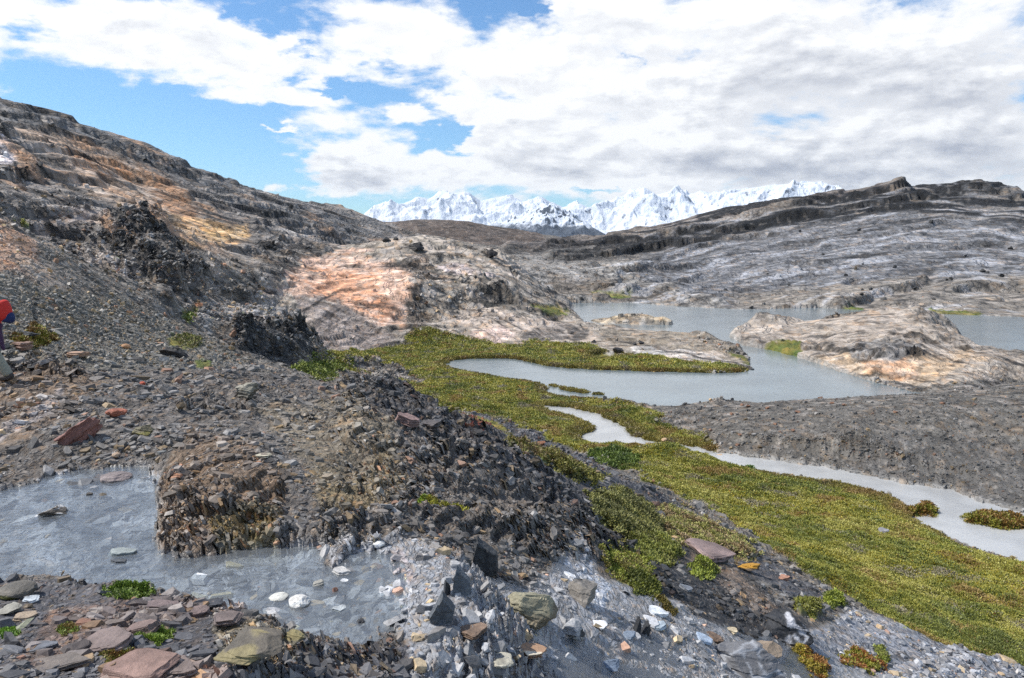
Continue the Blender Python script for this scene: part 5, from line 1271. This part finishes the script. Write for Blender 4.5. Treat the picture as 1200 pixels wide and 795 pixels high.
 ('slate_block', 160, 424, 18, 6, 'block', (58, 56, 54), 'low black rock left of the jagged rock group', 'rock', {'depth': .5}),
 ('slate_block', 272, 395, 9, 8, 'block', (120, 86, 62), 'brown block at the corner of the grey dome', 'rock', {}),
 ('stone', 232, 359, 9, 4, 'slab', (196, 138, 100), 'orange stone in the gully below the black crag', 'stone', {}),
 ('stone', 150, 367, 7, 3, 'slab', (186, 140, 100), 'orange chip on the scree below the left crag', 'stone', {}),
 ('slate_slab', 476, 500, 30, 14, 'slab', (138, 112, 104), 'pinkish slab leaning on the dark ridge crest', 'slab', {'tilt': (0, 16)}),
 ('slate_block', 505, 506, 24, 16, 'block', (86, 80, 78), 'striped dark block right of the pinkish slab on the ridge', 'rock', {}),
 ('boulder', 634, 522, 12, 7, 'block', (136, 92, 66), 'rust brown stone at the rim of the dark ridge', 'stone', {}),
 ('boulder', 487, 296, 19, 10, 'block', (40, 37, 35), 'lone black boulder on top of the orange knoll', 'boulder', {}),
 ('boulder', 577, 304, 11, 10, 'block', (50, 46, 44), 'dark boulder on the right shoulder of the knoll', 'boulder', {}),
 ('boulder', 453, 284, 9, 5, 'block', (46, 44, 42), 'small black boulder behind the knoll, left of two', 'boulder', {}),
 ('boulder', 464, 282, 6, 4, 'block', (46, 44, 42), 'tiny black boulder behind the knoll, right of two', 'boulder', {}),
 ('boulder', 724, 415, 11, 8, 'block', (44, 42, 42), 'black boulder at the edge of the marsh on the low point', 'boulder', {}),
 ('boulder', 744, 405, 5, 4, 'block', (44, 42, 42), 'small black stone on the low point, left of two', 'boulder', {}),
 ('boulder', 752, 404, 7, 5, 'block', (44, 42, 42), 'small black stone on the low point, right of two', 'boulder', {}),
 ('boulder', 882, 436, 7, 3, 'block', (40, 40, 40), 'black stone at the very tip of the low point', 'boulder', {}),
 ('boulder', 846, 539, 14, 6, 'round', (206, 178, 146), 'tan flat boulder on the stream bank by the gravel', 'boulder', {}),
 ('boulder', 779, 518, 7, 5, 'round', (196, 164, 130), 'small tan stone beside the upper stream', 'stone', {}),
 ('boulder', 1137, 604, 32, 14, 'round', (180, 164, 134), 'pale ochre boulder on the mossy islet in the stream', 'boulder', {}),
 ('boulder', 1037, 625, 12, 8, 'block', (140, 138, 140), 'lone grey rock in the middle of the green wetland', 'boulder', {}),
 ('boulder', 681, 355, 4, 4, 'block', (44, 44, 44), 'tiny black boulder on the far lake shore', 'boulder', {}),
]
for nm, u, v, w_, h_, kd, c_, lb, ct_, kw in RK:
    rock(nm, u, v, w_, h_, kd, c_, lb, ct_, **kw)
rust = [(870, 476), (877, 478), (900, 480), (858, 487), (935, 484), (1050, 485), (975, 474), (909, 499), (868, 512), (864, 524), (930, 507), (1105, 474), (990, 476)]
for u, v in rust:
    rock('rusty_stone', u, v, 5+(u % 3), 3.5, 'block', (130, 96, 74), 'small rust orange stone lying on the grey gravel bank', 'stone', 'rusty stones on the gravel bank')
for u, v, s in [(1092, 265, 6), (1021, 341, 5), (938, 272, 4), (1153, 320, 7), (1158, 321, 5), (1174, 325, 6), (1049, 315, 5), (992, 324, 5), (1185, 293, 6), (925, 335, 4), (1072, 341, 6), (881, 363, 5), (1007, 272, 5), (851, 342, 4), (1132, 302, 4), (965, 300, 4), (1010, 349, 5), (1110, 330, 4), (900, 322, 3), (1095, 352, 4)]:
    rock('dark_boulder', u, v, s, s*.7, 'block', (44, 43, 42), 'small dark boulder dotted on the grey hill across the lake', 'boulder', 'dark boulders on the hill across the lake', depth=.9)

# ---------------------------------------------------------------- cushion plants and low shrubs
PL = [  # outline, height (m), colour pair, name, label, category
 ([(118, 698), (150, 690), (180, 694), (177, 703), (140, 705)], .07, ((.15, .21, .03), (.10, .14, .02)), 'cushion_plant', 'bright green cushion on the slab edge where the pool ends', 'plant'),
 ([(68, 742), (84, 736), (92, 748), (74, 752)], .06, ((.16, .2, .03), (.2, .14, .04)), 'cushion_plant', 'small yellow-green tuft in dark shingle near the left corner', 'plant'),
 ([(160, 748), (186, 736), (206, 744), (186, 755)], .06, ((.16, .22, .03), (.10, .14, .02)), 'cushion_plant', 'vivid green sprigs beside the broad purplish slab', 'plant'),
 ([(118, 772), (150, 764), (170, 776), (136, 784)], .05, ((.18, .17, .03), (.2, .12, .04)), 'cushion_plant', 'brownish green mat below the vivid green sprigs', 'plant'),
 ([(0, 744), (16, 741), (28, 750), (5, 756)], .06, ((.14, .24, .02), (.09, .15, .02)), 'cushion_plant', 'green tuft touching the left edge on the near bank', 'plant'),
 ([(930, 762), (942, 758), (970, 782), (966, 797), (946, 786)], .16, ((.22, .17, .02), (.2, .09, .02)), 'cushion_plant', 'rust and olive dome plant right of the largest boulder', 'plant'),
 ([(985, 772), (1000, 766), (1040, 784), (1030, 792), (995, 786)], .13, ((.18, .17, .02), (.2, .08, .02)), 'cushion_plant', 'long rust-green mat on the wet grey ledge', 'plant'),
 ([(1025, 762), (1034, 760), (1040, 778), (1032, 784)], .09, ((.16, .18, .03), (.10, .10, .02)), 'cushion_plant', 'narrow green tuft beside the long rust-green mat', 'plant'),
 ([(732, 678), (750, 674), (774, 694), (768, 706), (745, 700)], .30, ((.12, .13, .015), (.06, .07, .01)), 'low_shrub', 'dark olive dome of moss above the wet ledge', 'shrub'),
 ([(768, 706), (776, 704), (792, 720), (788, 726)], .14, ((.15, .12, .02), (.08, .06, .01)), 'low_shrub', 'brown trailing shrub at the foot of the olive dome', 'shrub'),
 ([(702, 655), (730, 650), (758, 664), (764, 680), (740, 682), (715, 676)], .18, ((.2, .22, .03), (.14, .12, .03)), 'low_shrub', 'ragged yellow-green shrub just above the olive dome', 'shrub'),
 ([(690, 583), (730, 580), (765, 600), (775, 625), (750, 640), (722, 630), (700, 608)], .40, ((.17, .165, .045), (.10, .10, .03)), 'low_shrub', 'large pale green shrub mass against the dark crag', 'shrub'),
 ([(733, 632), (765, 628), (797, 648), (784, 668), (752, 657)], .32, ((.17, .18, .035), (.10, .10, .02)), 'low_shrub', 'rounded bright shrub directly below the large pale shrub mass', 'shrub'),
 ([(772, 600), (800, 602), (850, 628), (888, 652), (870, 658), (830, 646), (800, 640), (780, 622)], .2, ((.24, .23, .07), (.22, .16, .08)), 'low_shrub', 'straw coloured grassy patch above the reddish ledge slab', 'shrub'),
 ([(804, 670), (822, 664), (842, 672), (832, 684), (815, 682)], .18, ((.2, .23, .03), (.11, .12, .02)), 'low_shrub', 'small lone green shrub on the black scree', 'shrub'),
 ([(928, 708), (945, 706), (964, 716), (950, 724)], .12, ((.17, .17, .03), (.1, .1, .02)), 'low_shrub', 'olive mat left of the banded rock top', 'shrub'),
 ([(963, 706), (980, 702), (990, 712), (975, 717)], .14, ((.22, .25, .03), (.12, .14, .02)), 'low_shrub', 'small bright tuft at the edge between scree and wetland', 'shrub'),
 ([(497, 590), (520, 595), (545, 603), (562, 612), (530, 608), (505, 601)], .12, ((.24, .23, .02), (.14, .12, .02)), 'cushion_plant', 'mustard green cushion on the dark crag below the ridge', 'plant'),
 ([(490, 588), (504, 585), (509, 594), (496, 595)], .06, ((.2, .28, .02), (.12, .16, .02)), 'cushion_plant', 'tiny vivid green tuft left of the mustard cushion', 'plant'),
 ([(515, 486), (540, 486), (552, 494), (528, 498)], .15, ((.19, .19, .03), (.1, .1, .02)), 'low_shrub', 'green patch on the ridge crest left of the red patch', 'shrub'),
 ([(535, 494), (560, 490), (585, 500), (602, 510), (560, 506)], .12, ((.26, .07, .05), (.18, .09, .05)), 'low_shrub', 'red heath patch on the ridge crest', 'shrub'),
 ([(595, 517), (640, 534), (682, 551), (670, 556), (630, 540), (600, 526)], .16, ((.16, .14, .035), (.13, .09, .04)), 'low_shrub', 'long olive strip of shrubs along the ridge side', 'shrub'),
 ([(640, 541), (680, 552), (712, 562), (700, 570), (655, 556)], .14, ((.18, .17, .035), (.11, .10, .02)), 'low_shrub', 'yellow-green strip below the long olive strip', 'shrub'),
 ([(690, 538), (720, 528), (752, 536), (745, 550), (715, 547)], .4, ((.10, .14, .02), (.06, .09, .015)), 'low_shrub', 'dark green bush at the edge of the wetland below the stream', 'shrub'),
 ([(1120, 606), (1140, 599), (1170, 600), (1215, 610), (1215, 622), (1165, 622)], .25, ((.16, .15, .02), (.16, .09, .02)), 'grass_tussock', 'long mossy islet tussock in the stream by the right edge', 'tussock'),
 ([(1063, 596), (1085, 588), (1102, 596), (1095, 606), (1072, 606)], .25, ((.17, .16, .02), (.16, .09, .02)), 'grass_tussock', 'round mossy tussock in the widest part of the stream', 'tussock'),
 ([(1100, 588), (1115, 586), (1128, 591), (1112, 595)], .15, ((.17, .12, .02), (.12, .08, .02)), 'grass_tussock', 'small brown tussock above the round tussock', 'tussock'),
 ([(860, 530), (885, 527), (902, 532), (900, 540), (880, 541)], .2, ((.12, .2, .02), (.08, .13, .02)), 'grass_tussock', 'vivid green tussock between stream and gravel bank', 'tussock'),
 ([(200, 397), (218, 394), (236, 402), (222, 410)], .1, ((.17, .17, .04), (.14, .12, .05)), 'cushion_plant', 'faint olive patch on the grey slope near the black rock group', 'plant'),
 ([(216, 373), (226, 371), (230, 377), (219, 379)], .15, ((.16, .2, .03), (.1, .12, .03)), 'low_shrub', 'small green bush in the gully left of the grey dome', 'shrub'),
 ([(12, 398), (45, 388), (68, 400), (50, 410), (20, 408)], .12, ((.2, .18, .03), (.17, .1, .03)), 'low_shrub', 'yellowish plants around the black rock beside the walker', 'shrub'),
 ([(18, 263), (25, 260), (29, 265), (21, 267)], .15, ((.2, .19, .03), (.12, .12, .02)), 'low_shrub', 'tiny yellow bush high on the left spur', 'shrub'),
 ([(345, 432), (378, 424), (412, 432), (400, 441), (362, 442)], .2, ((.17, .2, .03), (.1, .12, .02)), 'low_shrub', 'green patch at the foot of the grey dome crag', 'shrub'),
 ([(365, 449), (385, 441), (402, 447), (382, 454)], .15, ((.17, .18, .03), (.1, .11, .02)), 'low_shrub', 'smaller green patch nearer than the one at the dome foot', 'shrub'),
]
for poly, hgt, (c1, c2), nm, lb, ct_ in PL:
    s = np.where(cR < 130, sdf_poly(cU, cV, poly), 50); s = up(np.clip(s, -60, 60)); sz_ = math.sqrt(abs(np.prod(np.ptp(np.array(poly, float), 0)))); s = s+warp2*sz_*.16+noise2(thf*160, lnr*110, 67)*sz_*.12
    P_ = np.array(poly, float); uu, vv = P_.mean(0)
    area = abs(np.sum(P_[:, 0]*np.roll(P_[:, 1], -1)-np.roll(P_[:, 0], -1)*P_[:, 1]))/2
    wgt = (s < 0)*(dens_base+.0003)
    if wgt.sum() < 1e-6: print('no ground for', lb); continue
    nT = int(min(max(area*1.7, 60), 5000))
    P, N, r, i, j = sample(nT, wgt)
    rr = float(np.median(r)); keep = np.abs(np.log(r/rr)) < .35; P, N, r, i, j = P[keep], N[keep], r[keep], i[keep], j[keep]
    dep_ = np.clip(-s[i, j]/max(4., math.sqrt(area)*.25), 0, 1)
    lift = (.30 if nm == 'low_shrub' else .5)*hgt*np.sqrt(dep_)*(.75+.5*noise2(P[:, 0]/(hgt*2.2), P[:, 1]/(hgt*2.2), 65))
    P = P.copy(); P[:, 2] += lift*rng.uniform(.45, 1., len(P))
    c = np.where((noise2(P[:, 0]/(hgt*1.5), P[:, 1]/(hgt*1.5), 66)+rng.normal(0, .25, len(P)) > 0)[:, None], np.array(c1), np.array(c2))*1.35*rng.uniform(.8, 1.2, (len(P), 1))
    org = hit(uu, vv)
    V_, F_, C_ = tufts(P-org, N, np.maximum(r*.0030, .010), c, 5)
    o = mesh_np(nm, V_, F_, False, C_, mat=m_leaf); o.location = org; tag(o, lb, ct_)
# ---------------------------------------------------------------- the walker takes his place
base_p = hit(3, 447)
root.location = (base_p[0]-.12, base_p[1], base_p[2])
rk.location = (base_p[0]-.12+.17, base_p[1], base_p[2]+1.05)
